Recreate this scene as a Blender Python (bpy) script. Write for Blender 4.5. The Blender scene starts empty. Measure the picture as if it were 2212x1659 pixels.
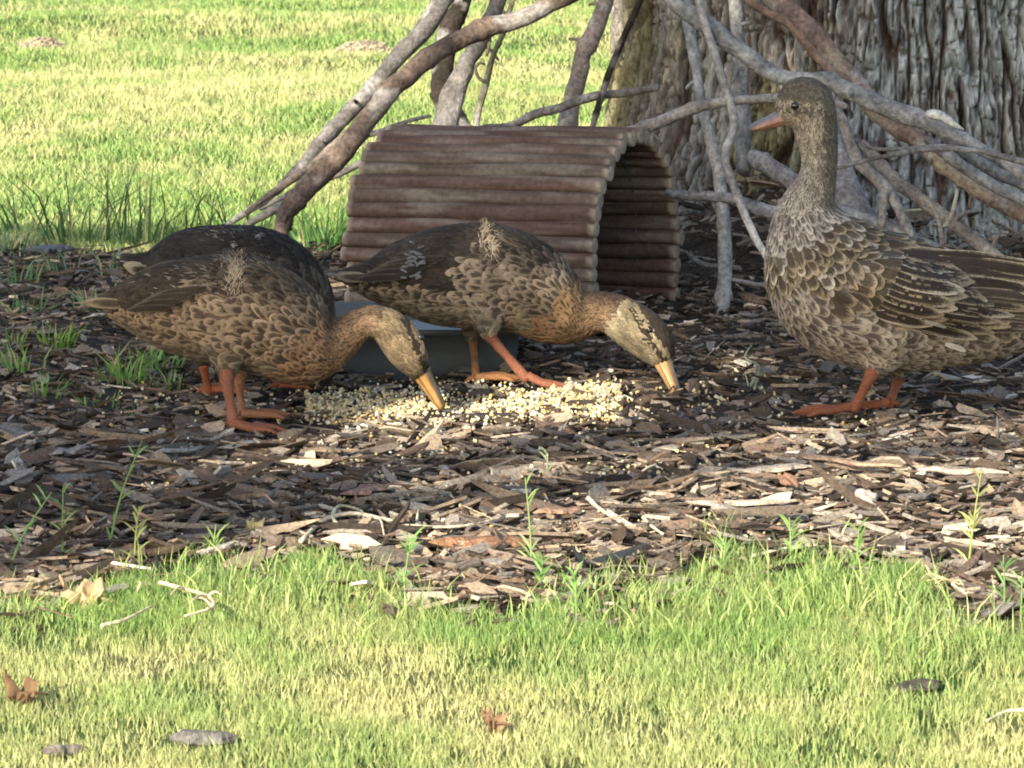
import bpy, math
import numpy as np
from math import radians, sin, cos, tan, pi

sc = bpy.context.scene
RNG = np.random.default_rng(7)

# ------------------------------------------------------------------ camera
F = 9008.0; PITCH = radians(9.0); H = 0.835
cam_d = bpy.data.cameras.new("camera"); cam = bpy.data.objects.new("camera", cam_d)
sc.collection.objects.link(cam); sc.camera = cam
cam.location = (0, 0, H); cam.rotation_euler = (radians(90) - PITCH, 0, 0)
cam_d.sensor_width = 36; cam_d.lens = 36 * F / 2212
cam_d.clip_start = 0.1; cam_d.clip_end = 400
cam_d.dof.use_dof = True; cam_d.dof.focus_distance = 4.95; cam_d.dof.aperture_fstop = 40.0

# ------------------------------------------------------------------ light
SUN_EL = radians(27); SUN_H = np.array([-0.47, -0.883]); SUN_H = SUN_H / np.linalg.norm(SUN_H)
SUN = np.array([SUN_H[0] * cos(SUN_EL), SUN_H[1] * cos(SUN_EL), sin(SUN_EL)])
world = bpy.data.worlds.new("World"); sc.world = world; world.use_nodes = True
wn = world.node_tree; sky = wn.nodes.new("ShaderNodeTexSky"); sky.sky_type = 'NISHITA'
sky.sun_disc = False; sky.sun_elevation = SUN_EL
sky.sun_rotation = math.atan2(SUN_H[0], SUN_H[1])
sky.air_density = 1.0; sky.dust_density = 1.5
wn.links.new(sky.outputs[0], wn.nodes["Background"].inputs[0])
wn.nodes["Background"].inputs[1].default_value = 0.14
sl = bpy.data.lights.new("sun", 'SUN'); sl.energy = 4.6; sl.angle = radians(0.53); sl.color = (1.0, 0.91, 0.76)
so = bpy.data.objects.new("sun", sl); sc.collection.objects.link(so)
from mathutils import Vector
so.rotation_euler = Vector(SUN).to_track_quat('Z', 'Y').to_euler()
so.location = (-3, -3, 4)
vs = sc.view_settings
vs.view_transform = 'Standard'; vs.look = 'None'; vs.exposure = 1.08; vs.gamma = 1.0; vs.use_curve_mapping = False
sc.cycles.filter_width = 1.9
sc.cycles.max_bounces = 5; sc.cycles.diffuse_bounces = 3; sc.cycles.transmission_bounces = 3
sc.cycles.transparent_max_bounces = 4

# ------------------------------------------------------------------ helpers
def W(x, y, D):
    """point at distance plane Y = D seen at picture position x, y (2212 wide)"""
    cx = (x - 1106) / F; cy = (829.5 - y) / F
    dy = cos(PITCH) + cy * sin(PITCH); dz = -sin(PITCH) + cy * cos(PITCH)
    return np.array([cx * D / dy, D, H + dz * D / dy])

def GP(x, y):
    """ground point (x, y) for a picture position"""
    cy = (829.5 - y) / F
    dy = cos(PITCH) + cy * sin(PITCH); dz = -sin(PITCH) + cy * cos(PITCH)
    t = -H / dz
    return (x - 1106) / F * t, dy * t

def lattice(seed, n=64, dim=2):
    return np.random.default_rng(seed).random((n,) * dim)
_L2 = {}; _L3 = {}
def n2(x, y, seed=0):
    if seed not in _L2: _L2[seed] = lattice(seed)
    L = _L2[seed]; x = np.asarray(x, float); y = np.asarray(y, float)
    xi = np.floor(x).astype(int); yi = np.floor(y).astype(int); fx = x - xi; fy = y - yi
    fx = fx * fx * (3 - 2 * fx); fy = fy * fy * (3 - 2 * fy)
    a = L[xi % 64, yi % 64]; b = L[(xi + 1) % 64, yi % 64]; c = L[xi % 64, (yi + 1) % 64]; d = L[(xi + 1) % 64, (yi + 1) % 64]
    return (a * (1 - fx) + b * fx) * (1 - fy) + (c * (1 - fx) + d * fx) * fy
def f2(x, y, seed=0, o=4):
    r = 0; a = 1; t = 0
    for k in range(o):
        r = r + a * n2(x * 2 ** k + 7.3 * k, y * 2 ** k + 3.1 * k, seed + k); t += a; a *= .5
    return r / t
def n3(p, seed=0):
    if seed not in _L3: _L3[seed] = lattice(seed, 32, 3)
    L = _L3[seed]; i = np.floor(p).astype(int); f = p - i; f = f * f * (3 - 2 * f); r = 0
    for dx in (0, 1):
        for dy in (0, 1):
            for dz in (0, 1):
                w = (f[..., 0] if dx else 1 - f[..., 0]) * (f[..., 1] if dy else 1 - f[..., 1]) * (f[..., 2] if dz else 1 - f[..., 2])
                r = r + w * L[(i[..., 0] + dx) % 32, (i[..., 1] + dy) % 32, (i[..., 2] + dz) % 32]
    return r

def mesh(name, V, Fs, mat, parent=None, smooth=True, attrs=None, edges=None):
    """V (n,3); Fs list of int arrays (m,3)/(m,4)/(m,k); attrs {name: (n,1..3)}"""
    V = np.asarray(V, np.float32); me = bpy.data.meshes.new(name)
    Fs = [np.asarray(f, np.int32) for f in Fs if len(f)]
    me.vertices.add(len(V)); me.vertices.foreach_set("co", V.ravel())
    nl = sum(f.size for f in Fs); nf = sum(len(f) for f in Fs)
    me.loops.add(nl); me.polygons.add(nf)
    me.loops.foreach_set("vertex_index", np.concatenate([f.ravel() for f in Fs]))
    tot = np.concatenate([np.full(len(f), f.shape[1], np.int32) for f in Fs])
    st = np.concatenate([[0], np.cumsum(tot)[:-1]]).astype(np.int32)
    me.polygons.foreach_set("loop_start", st); me.polygons.foreach_set("loop_total", tot)
    me.polygons.foreach_set("use_smooth", np.full(nf, smooth, bool))
    me.update(calc_edges=True)
    for k, a in (attrs or {}).items():
        a = np.asarray(a, np.float32)
        if a.ndim == 1:
            at = me.attributes.new(k, 'FLOAT', 'POINT'); at.data.foreach_set("value", a)
        else:
            if a.shape[1] == 2: a = np.concatenate([a, np.zeros((len(a), 1), np.float32)], 1)
            at = me.attributes.new(k, 'FLOAT_VECTOR', 'POINT'); at.data.foreach_set("vector", a.ravel())
    me.materials.append(mat)
    o = bpy.data.objects.new(name, me); sc.collection.objects.link(o)
    if parent is not None:
        o.parent = parent; o.matrix_parent_inverse = parent.matrix_world.inverted() if False else o.matrix_parent_inverse
        o.location = -np.array(parent_world(parent))
    return o
def parent_world(p):
    v = np.zeros(3)
    while p is not None:
        v = v + np.array(p.location); p = p.parent
    return v
def tag(o, label=None, cat=None, group=None, kind=None):
    if label: o["label"] = label
    if cat: o["category"] = cat
    if group: o["group"] = group
    if kind: o["kind"] = kind
    return o
def empty(name, loc, label, cat, group=None):
    o = bpy.data.objects.new(name, None); sc.collection.objects.link(o); o.location = [float(a) for a in loc]
    o.empty_display_size = 0.05
    return tag(o, label, cat, group)

class NT:
    def __init__(s, name, rough=0.8, spec=0.3):
        s.m = bpy.data.materials.new(name); s.m.use_nodes = True; s.t = s.m.node_tree
        s.b = s.t.nodes["Principled BSDF"]; s.b.inputs["Roughness"].default_value = rough
        s.b.inputs["Specular IOR Level"].default_value = spec
    def n(s, kind, **kw):
        x = s.t.nodes.new(kind)
        for k, v in kw.items(): setattr(x, k, v)
        return x
    def l(s, a, b): s.t.links.new(a, b)
    def attr(s, name):
        a = s.n("ShaderNodeAttribute"); a.attribute_name = name; return a
    def math(s, op, a, b=None, c=None):
        x = s.n("ShaderNodeMath", operation=op)
        for i, v in enumerate((a, b, c)):
            if v is None: continue
            if isinstance(v, (int, float)): x.inputs[i].default_value = v
            else: s.l(v, x.inputs[i])
        return x.outputs[0]
    def mix(s, f, a, b, bt='MIX'):
        x = s.n("ShaderNodeMix", data_type='RGBA', blend_type=bt)
        for k, v in ((0, f), (6, a), (7, b)):
            if isinstance(v, (int, float)): x.inputs[k].default_value = v
            elif isinstance(v, tuple): x.inputs[k].default_value = (*v, 1)
            else: s.l(v, x.inputs[k])
        return x.outputs[2]
    def noise(s, scale, detail=3, vec=None, rough=.6):
        x = s.n("ShaderNodeTexNoise"); x.inputs["Scale"].default_value = scale; x.inputs["Detail"].default_value = detail
        x.inputs["Roughness"].default_value = rough
        if vec is not None: s.l(vec, x.inputs["Vector"])
        return x.outputs[0]
    def coord(s, sx=1, sy=1, sz=1):
        c = s.n("ShaderNodeTexCoord"); m = s.n("ShaderNodeMapping"); m.inputs["Scale"].default_value = (sx, sy, sz)
        s.l(c.outputs["Object"], m.inputs[0]); return m.outputs[0]
    def bump(s, h, strength=.5, dist=.002):
        x = s.n("ShaderNodeBump"); x.inputs["Strength"].default_value = strength; x.inputs["Distance"].default_value = dist
        s.l(h, x.inputs["Height"]); s.l(x.outputs[0], s.b.inputs["Normal"])
    def rng(s, v, a, b, c=0., d=1.):
        x = s.n("ShaderNodeMapRange"); s.l(v, x.inputs[0])
        for i, q in enumerate((a, b, c, d)): x.inputs[i + 1].default_value = q
        return x.outputs[0]
    def color(s, v): s.l(v, s.b.inputs["Base Color"])
    def translucent(s, fac, col):
        tr = s.n("ShaderNodeBsdfTranslucent"); mx = s.n("ShaderNodeMixShader"); mx.inputs[0].default_value = fac
        s.l(col, tr.inputs[0]); s.l(s.b.outputs[0], mx.inputs[1]); s.l(tr.outputs[0], mx.inputs[2])
        s.l(mx.outputs[0], s.t.nodes["Material Output"].inputs[0])

def m_attr(name, rough=.8, spec=.3, nscale=300, namt=.35, bump=.0, trans=0., stretch=(1, 1, 1)):
    q = NT(name, rough, spec); a = q.attr("col").outputs["Color"]
    nz = q.noise(nscale, 4, q.coord(*stretch)); f = q.rng(nz, .3, .7, 1 - namt, 1 + namt)
    cc = q.n("ShaderNodeCombineXYZ"); [q.l(f, cc.inputs[i]) for i in range(3)]
    c = q.mix(1.0, a, cc.outputs[0], 'MULTIPLY'); q.color(c)
    if bump: q.bump(nz, bump, .003)
    if trans: q.translucent(trans, c)
    return q.m

M_grass = m_attr("grass_blade", .5, .35, 200, .12, 0, .30)
M_chip = m_attr("bark_chip", .85, .2, 260, .45, .5)
M_soil = m_attr("soil", .95, .1, 120, .5, .6)
M_grain = m_attr("cracked_corn", .6, .3, 300, .15)
M_branch = m_attr("branch_bark", .9, .15, 150, .5, .9)
M_log = m_attr("log_wood", .92, .1, 130, .24, .4)
M_bark = m_attr("tree_bark", .92, .12, 170, .5, 1.0, stretch=(1, 1, .3))
M_leaf = m_attr("leaf", .6, .25, 150, .2, .2, .3)
M_skin = m_attr("duck_leg_skin", .7, .2, 620, .42, .9)
M_bill = m_attr("duck_bill_horn", .4, .4, 160, .22, .1)
q = NT("tray_plastic", .45, .4); nz = q.noise(9, 5, q.coord()); q.color(q.mix(q.rng(nz, .45, .75), (.085, .095, .10), (.055, .06, .062))); M_tray = q.m
q = NT("tray_inner", .3, .5); nz = q.noise(12, 5, q.coord()); q.color(q.mix(nz, (.25, .275, .285), (.33, .36, .37))); M_water = q.m
q = NT("eye_gloss", .06, .8); q.b.inputs["Base Color"].default_value = (.008, .006, .005, 1); M_eye = q.m

# feather material: dark centre, pale rim, barb streaks
q = NT("feather", .8, .15)
uv = q.attr("fuv").outputs["Vector"]; sep = q.n("ShaderNodeSeparateXYZ"); q.l(uv, sep.inputs[0])
s_, t_ = sep.outputs[0], sep.outputs[1]
tt = q.math('MAXIMUM', q.math('DIVIDE', q.math('SUBTRACT', t_, .52), .48), 0.)
e = q.math('SQRT', q.math('ADD', q.math('MULTIPLY', s_, s_), q.math('MULTIPLY', tt, tt)))
nz = q.noise(330, 3, q.coord())
e = q.math('ADD', e, q.rng(nz, .25, .75, -.16, .16))
rw = q.attr("frw").outputs["Fac"]
v0 = q.n("ShaderNodeCombineXYZ"); q.l(q.math('MULTIPLY', s_, 7.), v0.inputs[0]); q.l(q.math('MULTIPLY', t_, 1.5), v0.inputs[1]); q.l(q.attr("fid").outputs["Fac"], v0.inputs[2])
e = q.math('ADD', e, q.rng(q.noise(1.6, 2, v0.outputs[0]), .3, .7, -.26, .26))
thr = q.math('SUBTRACT', 1.0, rw)
rim = q.math('MULTIPLY_ADD', q.math('SUBTRACT', e, thr), 3.0, .5)
rim = q.math('MINIMUM', q.math('MAXIMUM', rim, 0.), 1.)
c = q.mix(rim, q.attr("fd").outputs["Color"], q.attr("fr").outputs["Color"])
vv = q.n("ShaderNodeCombineXYZ"); q.l(q.math('MULTIPLY', s_, 9.), vv.inputs[0]); q.l(t_, vv.inputs[1]); q.l(q.attr("fid").outputs["Fac"], vv.inputs[2])
st = q.noise(1.3, 2, vv.outputs[0]); f = q.rng(st, .3, .7, .7, 1.28)
f2n = q.rng(q.noise(55, 3, q.coord()), .3, .7, .82, 1.18); f = q.math('MULTIPLY', f, f2n)
cc = q.n("ShaderNodeCombineXYZ"); [q.l(f, cc.inputs[i]) for i in range(3)]
c = q.mix(1.0, c, cc.outputs[0], 'MULTIPLY'); q.color(c); q.bump(st, .35, .0015)
q.b.inputs["Sheen Weight"].default_value = .03
M_feather = q.m

# ------------------------------------------------------------------ terrain
TX, TY, TR = .648, 6.66, .468          # big tree
def G(x, y, fine=True):
    x = np.asarray(x, float); y = np.asarray(y, float)
    r = np.hypot(x - TX, y - TY)
    m = .13 * np.exp(-np.maximum(r - .50, 0) / .16) * (0.55 + .6 * f2(x * 5, y * 5, 40, 2))
    m = m + .012 * np.exp(-((y - 5.9) / .8) ** 2)
    if fine:
        in_b = bed(x, y)
        m = m + in_b * .012 * (f2(x * 16, y * 12, 50, 3) - .5) + (1 - in_b) * .014 * (f2(x * 5, y * 4, 55, 3) - .5)
        far = np.clip((y - 7) / 4, 0, 1)
        m = m + far * .05 * (f2(x * 1.1, y * 1.6, 57, 2) - .5)
    return m
FP = [(-900, 1290), (0, 1310), (150, 1295), (300, 1235), (450, 1215), (600, 1215), (700, 1215), (850, 1265), (950, 1320), (1100, 1345), (1300, 1330), (1450, 1265), (1600, 1220), (1750, 1205), (1900, 1230), (2000, 1265), (2100, 1330), (2212, 1350), (3100, 1350)]
FG = np.array([GP(*p) for p in FP]); FRONT_X, FRONT_Y = FG[:, 0], FG[:, 1]
def front(x):
    return np.interp(x, FRONT_X, FRONT_Y) + .13 * (f2(np.asarray(x) * 13, np.asarray(x) * 0 + 3, 61, 4) - .5)
def back(x):
    return 6.72 + .25 * (f2(np.asarray(x) * 3, np.asarray(x) * 0 + 1, 63, 3) - .5) + np.clip(x, -.2, 3) * .8
def bed(x, y):
    """1 inside the mulch bed"""
    return np.clip((y - front(x)) / .04, 0, 1) * np.clip((back(x) - y) / .06, 0, 1)

GREEN = np.array([.19, .32, .085]); LIME = np.array([.34, .455, .13]); STRAW = np.array([.58, .56, .25]); DEEP = np.array([.09, .20, .045])
def lawn_mix(x, y):
    """0 green .. 1 straw, the lawn's dry streaks"""
    a = f2(x * 3.0, y * 1.4, 70, 4); b = f2(x * 9, y * 6, 75, 3)
    far = y > 6
    v = np.where(far, (f2(x * 1.6, y * 1.9, 78, 4) - .49) * 2.0 + (b - .5) * 1.5 + .33, (a - .5) * 1.5 + (b - .5) * 2.0 + .27)
    return np.clip(v, 0, 1)

def ground_sheet():
    xs = np.concatenate([np.linspace(-60, -3, 20)[:-1], np.linspace(-3, -1.1, 30)[:-1], np.linspace(-1.1, 1.1, 200)[:-1], np.linspace(1.1, 3, 30)[:-1], np.linspace(3, 60, 20)])
    ys = np.concatenate([np.linspace(-20, 2.6, 12)[:-1], np.linspace(2.6, 7.2, 380)[:-1], np.linspace(7.2, 14, 120)[:-1], np.linspace(14, 150, 40)])
    X, Y = np.meshgrid(xs, ys); V = np.stack([X.ravel(), Y.ravel(), G(X.ravel(), Y.ravel())], 1)
    nx, ny = len(xs), len(ys); i = np.arange(nx * ny).reshape(ny, nx)
    Fq = np.stack([i[:-1, :-1], i[:-1, 1:], i[1:, 1:], i[1:, :-1]], -1).reshape(-1, 4)
    b = bed(V[:, 0], V[:, 1])[:, None]; mixv = lawn_mix(V[:, 0], V[:, 1])[:, None]
    lawn = (GREEN * (1 - mixv) + STRAW * mixv) * .26
    mul = np.array([.05, .04, .03]) * (.6 + .9 * f2(V[:, 0] * 40, V[:, 1] * 40, 80, 3))[:, None]
    o = mesh("ground", V, [Fq], M_soil, attrs={"col": lawn * (1 - b) + mul * b})
    tag(o, kind="structure")
ground_sheet()

# ------------------------------------------------------------------ grass blades
def blades(name, x, y, h, w, col, lean=.35, label=None, cat=None, kind=None, parent=None, group=None, z0=None, az=None, curve=.5):
    n = len(x); r = RNG
    az = r.random(n) * 2 * pi if az is None else az
    ln = h * lean * (r.random(n) * 1.4 + .1)
    fx = r.random(n) * 2 * pi                               # facing of the blade's flat
    sx, sy = np.cos(fx) * w / 2, np.sin(fx) * w / 2
    z = (G(x, y) if z0 is None else z0) - .002
    dx, dy = np.cos(az), np.sin(az)
    lv = []
    for t, ww in ((0, 1.), (.5, .85), (1., .0)):
        k = ln * (t * (1 - curve) + curve * t * t)
        zz = z + h * t * (1 - .25 * (lean * t) ** 2)
        cx, cy = x + dx * k, y + dy * k
        if ww > 0: lv += [np.stack([cx - sx * ww, cy - sy * ww, zz], 1), np.stack([cx + sx * ww, cy + sy * ww, zz], 1)]
        else: lv += [np.stack([cx, cy, zz], 1)]
    V = np.stack(lv, 1).reshape(-1, 3); b = np.arange(n)[:, None] * 5
    Q = b + np.array([0, 1, 3, 2]); T = b + np.array([2, 3, 4])
    C = np.repeat(col, 5, axis=0)
    o = mesh(name, V, [Q, T], M_grass, parent, attrs={"col": C})
    return tag(o, label, cat, group, kind)

def grass_col(n, mixv, jit=.42):
    r = RNG.random((n, 1)); base = np.where(r < .5, GREEN, LIME)
    base = base * (1 - mixv[:, None]) + STRAW * mixv[:, None] * (0.8 + .4 * RNG.random((n, 1)))
    return base * (1 - jit + 2 * jit * RNG.random((n, 1)))

def near_lawn():
    n = 330000
    x = RNG.uniform(-.85, .85, n); y = RNG.uniform(3.05, 4.2, n)
    edge = front(x) + RNG.normal(0, .02, n)
    dens = .22 + .78 * np.clip(f2(x * 26, y * 20, 90, 3) * 2.8 - .85, 0, 1)
    # bare patches: the two dark hollows low in the picture and the trodden corner right
    for (px, py, rx, ry) in ((1985, 1490, .042, .06), (440, 1612, .045, .035), (1480, 1900, .0, .0), (2150, 1330, .07, .09), (720, 1300, .03, .04), (60, 1230, .05, .05)):
        if rx <= 0: continue
        gx, gy = GP(px, py); dens = dens * np.clip(((x - gx) / rx) ** 2 + ((y - gy) / ry) ** 2 - .35, .04, 1)
    dens = dens * np.clip(.35 + (edge - y) / .16 + (f2(x * 30, y * 22, 97, 2) - .5) * 3.2, .04, 1)
    k = (y < edge) & (RNG.random(n) < dens) & ((np.abs(x) < .62) | (RNG.random(n) < .5)); x, y, edge = x[k], y[k], edge[k]
    d = edge - y; m = lawn_mix(x, y)
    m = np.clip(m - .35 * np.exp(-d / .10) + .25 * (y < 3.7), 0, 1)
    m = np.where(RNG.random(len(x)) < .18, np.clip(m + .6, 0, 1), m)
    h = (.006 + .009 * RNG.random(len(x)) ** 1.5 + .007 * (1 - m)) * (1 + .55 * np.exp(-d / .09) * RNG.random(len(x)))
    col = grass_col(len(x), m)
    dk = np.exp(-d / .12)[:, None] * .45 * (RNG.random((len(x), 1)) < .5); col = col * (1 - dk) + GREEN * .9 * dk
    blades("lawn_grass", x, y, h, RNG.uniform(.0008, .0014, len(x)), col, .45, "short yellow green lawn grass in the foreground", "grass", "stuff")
near_lawn()

def far_lawn():
    n = 360000
    u = RNG.random(n) ** 1.25; y = 6.2 + u * 8.3
    x = RNG.uniform(-1, 1, n) * (y * .14 + .35)
    k = (y > back(x) + RNG.normal(0, .05, n)); x, y = x[k], y[k]
    m = lawn_mix(x, y); m = np.where(RNG.random(len(x)) < .15, np.clip(m + .5, 0, 1), m)
    d = y - back(x)
    h = (.010 + .010 * RNG.random(len(x))) * (.8 + .7 * f2(x * 2, y * 2, 95, 2)) * (1 + .15 * np.exp(-d / .2))
    col = grass_col(len(x), m) * 1.02
    blades("lawn_grass", x, y, h, RNG.uniform(.0016, .003, len(x)) * (.8 + .04 * y), col, .6, "bright sunlit lawn stretching away behind the branches", "grass", "stuff")
far_lawn()

# ------------------------------------------------------------------ mulch and grain
def chips(name, x, y, L, Wd, T, yaw, tilt, col, mat=M_chip, zoff=None, **tg):
    """thin irregular slabs, six-cornered outlines"""
    n = len(x); ang = np.array([0, .9, 2.2, pi, 4.1, 5.4])
    rad = RNG.uniform(.55, 1.15, (n, 6)); ox = np.cos(ang) * rad * L[:, None] / 2; oy = np.sin(ang) * rad * Wd[:, None] / 2 * 1.2
    top = np.stack([ox, oy, np.repeat(T[:, None] / 2, 6, 1) * RNG.uniform(.6, 1.3, (n, 6))], -1)
    bot = np.stack([ox * .95, oy * .9, -np.repeat(T[:, None] / 2, 6, 1)], -1)
    P = np.concatenate([top, bot], 1)
    P[..., 2] += (P[..., 0] ** 2) * RNG.uniform(-6, 6, (n, 1)) * .6
    c, s = np.cos(tilt[0])[:, None], np.sin(tilt[0])[:, None]
    P = np.stack([P[..., 0] * c + P[..., 2] * s, P[..., 1], -P[..., 0] * s + P[..., 2] * c], -1)
    c, s = np.cos(tilt[1])[:, None], np.sin(tilt[1])[:, None]
    P = np.stack([P[..., 0], P[..., 1] * c - P[..., 2] * s, P[..., 1] * s + P[..., 2] * c], -1)
    c, s = np.cos(yaw)[:, None], np.sin(yaw)[:, None]
    P = np.stack([P[..., 0] * c - P[..., 1] * s, P[..., 0] * s + P[..., 1] * c, P[..., 2]], -1)
    z = G(x, y) + (RNG.random(n) ** 2 * .010 if zoff is None else zoff)
    P = P + np.stack([x, y, z], -1)[:, None, :]
    b = np.arange(n)[:, None] * 12
    Fq = [b + np.array(f) for f in ([0, 1, 2, 3], [0, 3, 4, 5])]
    for i in range(6):
        j = (i + 1) % 6; Fq.append(b + np.array([i, i + 6, j + 6, j]))
    Fq.append(b + np.array([9, 8, 7, 6])); Fq.append(b + np.array([11, 10, 9, 6]))
    o = mesh(name, P.reshape(-1, 3), [np.concatenate(Fq)], mat, None, False, {"col": np.repeat(col, 12, 0)})
    return tag(o, **tg)

PAL = np.array([[.036, .028, .021], [.085, .062, .044], [.155, .125, .096], [.145, .10, .07], [.23, .20, .165], [.30, .225, .155], [.48, .39, .28], [.62, .55, .43]])
def mulch():
    n = 64000; y = RNG.uniform(3.75, 7.1, n); x = RNG.uniform(-1.15, 1.35, n)
    near = RNG.random(n) < .25; y = np.where(near, RNG.uniform(3.8, 5.0, n), y)
    ok = (bed(x, y) > RNG.random(n) * .9) | ((y > front(x) - .14) & (y < 5) & (RNG.random(n) < .10))
    ok &= np.hypot(x - TX, y - TY) > TR - .05
    for q_ in ((1475, 866), (958, 884), (560, 935), (1760, 905), (1140, 845)):
        bx, by = GP(*q_); ok &= ~((np.abs(x - bx) < .045) & (np.abs(y - by) < .05) & (RNG.random(n) < .6))
    x, y = x[ok], y[ok]; n = len(x)
    L = np.exp(RNG.normal(math.log(.018), .65, n)).clip(.005, .062); L *= np.where(y < 4.9, 1.3, .9)
    Wd = L * RNG.uniform(.14, .55, n); shr = RNG.random(n) < .3; L = np.where(shr, L * 1.7, L); Wd = np.where(shr, RNG.uniform(.0012, .0035, n), np.minimum(Wd, .022)); T = RNG.uniform(.0008, .0036, n)
    yaw = RNG.normal(0, .9, n) + 0; tilt = (RNG.normal(0, .22, n), RNG.normal(0, .5, n))
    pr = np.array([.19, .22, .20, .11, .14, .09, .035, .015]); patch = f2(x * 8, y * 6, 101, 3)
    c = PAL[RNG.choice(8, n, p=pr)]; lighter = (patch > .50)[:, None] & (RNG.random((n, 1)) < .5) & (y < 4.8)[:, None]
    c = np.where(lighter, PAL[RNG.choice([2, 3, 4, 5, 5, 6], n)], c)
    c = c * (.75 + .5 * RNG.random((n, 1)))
    z = RNG.random(n) ** 2 * .014 + np.where(np.hypot(x - TX, y - TY) < TR + .22, RNG.random(n) * .03, 0)
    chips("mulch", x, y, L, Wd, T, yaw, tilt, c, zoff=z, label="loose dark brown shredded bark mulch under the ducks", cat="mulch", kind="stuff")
mulch()

def grain():
    P = []; 
    def blob(n, px0, px1, py0, py1, k=2):
        u = RNG.random(n); v = (RNG.random((n, k)).mean(1)); xs = px0 + (px1 - px0) * u; ys = py0 + (py1 - py0) * v
        return [GP(a, b) for a, b in zip(xs, ys)]
    P += blob(2700, 660, 1345, 878, 936, 2); P += blob(420, 690, 1330, 840, 902, 2); P += blob(500, 1180, 1340, 850, 900); P += blob(330, 660, 800, 865, 925)
    P += blob(420, 560, 1560, 870, 1060, 1); P += blob(140, 1300, 1900, 860, 960, 1); P += blob(330, 250, 1900, 830, 1200, 1); P += blob(60, 200, 480, 850, 960, 1)
    P = np.array(P); n = len(P); x, y = P[:, 0], P[:, 1]
    pal = np.array([[.72, .58, .30], [.80, .70, .46], [.72, .47, .15], [.52, .42, .25], [.82, .78, .64]])
    c = pal[RNG.choice(5, n, p=[.32, .26, .14, .18, .10])] * (.75 + .35 * RNG.random((n, 1)))
    L = RNG.uniform(.0022, .0056, n); z = .006 + RNG.random(n) * .008 
    chips("corn_feed", x, y, L, L * RNG.uniform(.6, .9, n), L * RNG.uniform(.45, .8, n), RNG.random(n) * 6.3, (RNG.normal(0, .6, n), RNG.normal(0, .6, n)), c, M_grain, z,
          label="spilled yellow cracked corn scattered between the feeding ducks", cat="corn", kind="stuff")
grain()

# ------------------------------------------------------------------ tubes
def catmull(P, n):
    P = np.asarray(P, float); Q = np.vstack([2 * P[0] - P[1], P, 2 * P[-1] - P[-2]]); out = []
    m = len(P) - 1; per = max(2, int(math.ceil(n / m)))
    for i in range(m):
        p0, p1, p2, p3 = Q[i:i + 4]; t = np.linspace(0, 1, per, endpoint=(i == m - 1))[:, None]
        out.append(.5 * ((2 * p1) + (-p0 + p2) * t + (2 * p0 - 5 * p1 + 4 * p2 - p3) * t ** 2 + (-p0 + 3 * p1 - 3 * p2 + p3) * t ** 3))
    return np.vstack(out)
def tube_geo(C, R, seg=12, rough=0., seed=0, cap=True, ell=(1, 1)):
    C = np.asarray(C, float); n = len(C); T = np.gradient(C, axis=0); T /= np.linalg.norm(T, axis=1)[:, None] + 1e-12
    up = np.array([0, 1, 0.]) if abs(T[0][1]) < .9 else np.array([0, 0, 1.])
    V = []; a = np.arange(seg) * 2 * pi / seg
    nrm = np.cross(T[0], up); nrm /= np.linalg.norm(nrm)
    arc = np.concatenate([[0], np.cumsum(np.linalg.norm(np.diff(C, axis=0), axis=1))])
    for i in range(n):
        nrm = nrm - T[i] * nrm.dot(T[i]); nrm /= np.linalg.norm(nrm) + 1e-12; b = np.cross(T[i], nrm)
        rr = R[i] * np.ones(seg)
        if rough:
            rr = rr * (1 + rough * (f2(a / (2 * pi) * 6 + seed * 3.7, np.full(seg, arc[i] * 45 + seed), 110, 2) - .5) * 2
                       + rough * .8 * (n2(np.full(seg, arc[i] * 16 + seed * 9.1), np.full(seg, seed * 1.7), 111) - .5))
        V.append(C[i] + (np.cos(a) * rr * ell[0])[:, None] * nrm + (np.sin(a) * rr * ell[1])[:, None] * b)
    V = np.vstack(V); i = np.arange(n * seg).reshape(n, seg); j = np.roll(i, -1, 1)
    Q = np.stack([i[:-1], j[:-1], j[1:], i[1:]], -1).reshape(-1, 4); Fs = [Q]
    if cap:
        V = np.vstack([V, C[0], C[-1]]); k = len(V)
        T1 = np.stack([j[0], i[0], np.full(seg, k - 2)], -1); T2 = np.stack([i[-1], j[-1], np.full(seg, k - 1)], -1)
        Fs.append(np.vstack([T1, T2]))
    return V, Fs
def merge(parts):
    V = []; Fd = {}; off = 0; C = []
    for v, fs, c in parts:
        V.append(v); 
        for f in fs: Fd.setdefault(f.shape[1], []).append(f + off)
        C.append(np.broadcast_to(np.asarray(c, float), (len(v), 3))); off += len(v)
    return np.vstack(V), [np.vstack(f) for f in Fd.values()], np.vstack(C)

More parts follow.
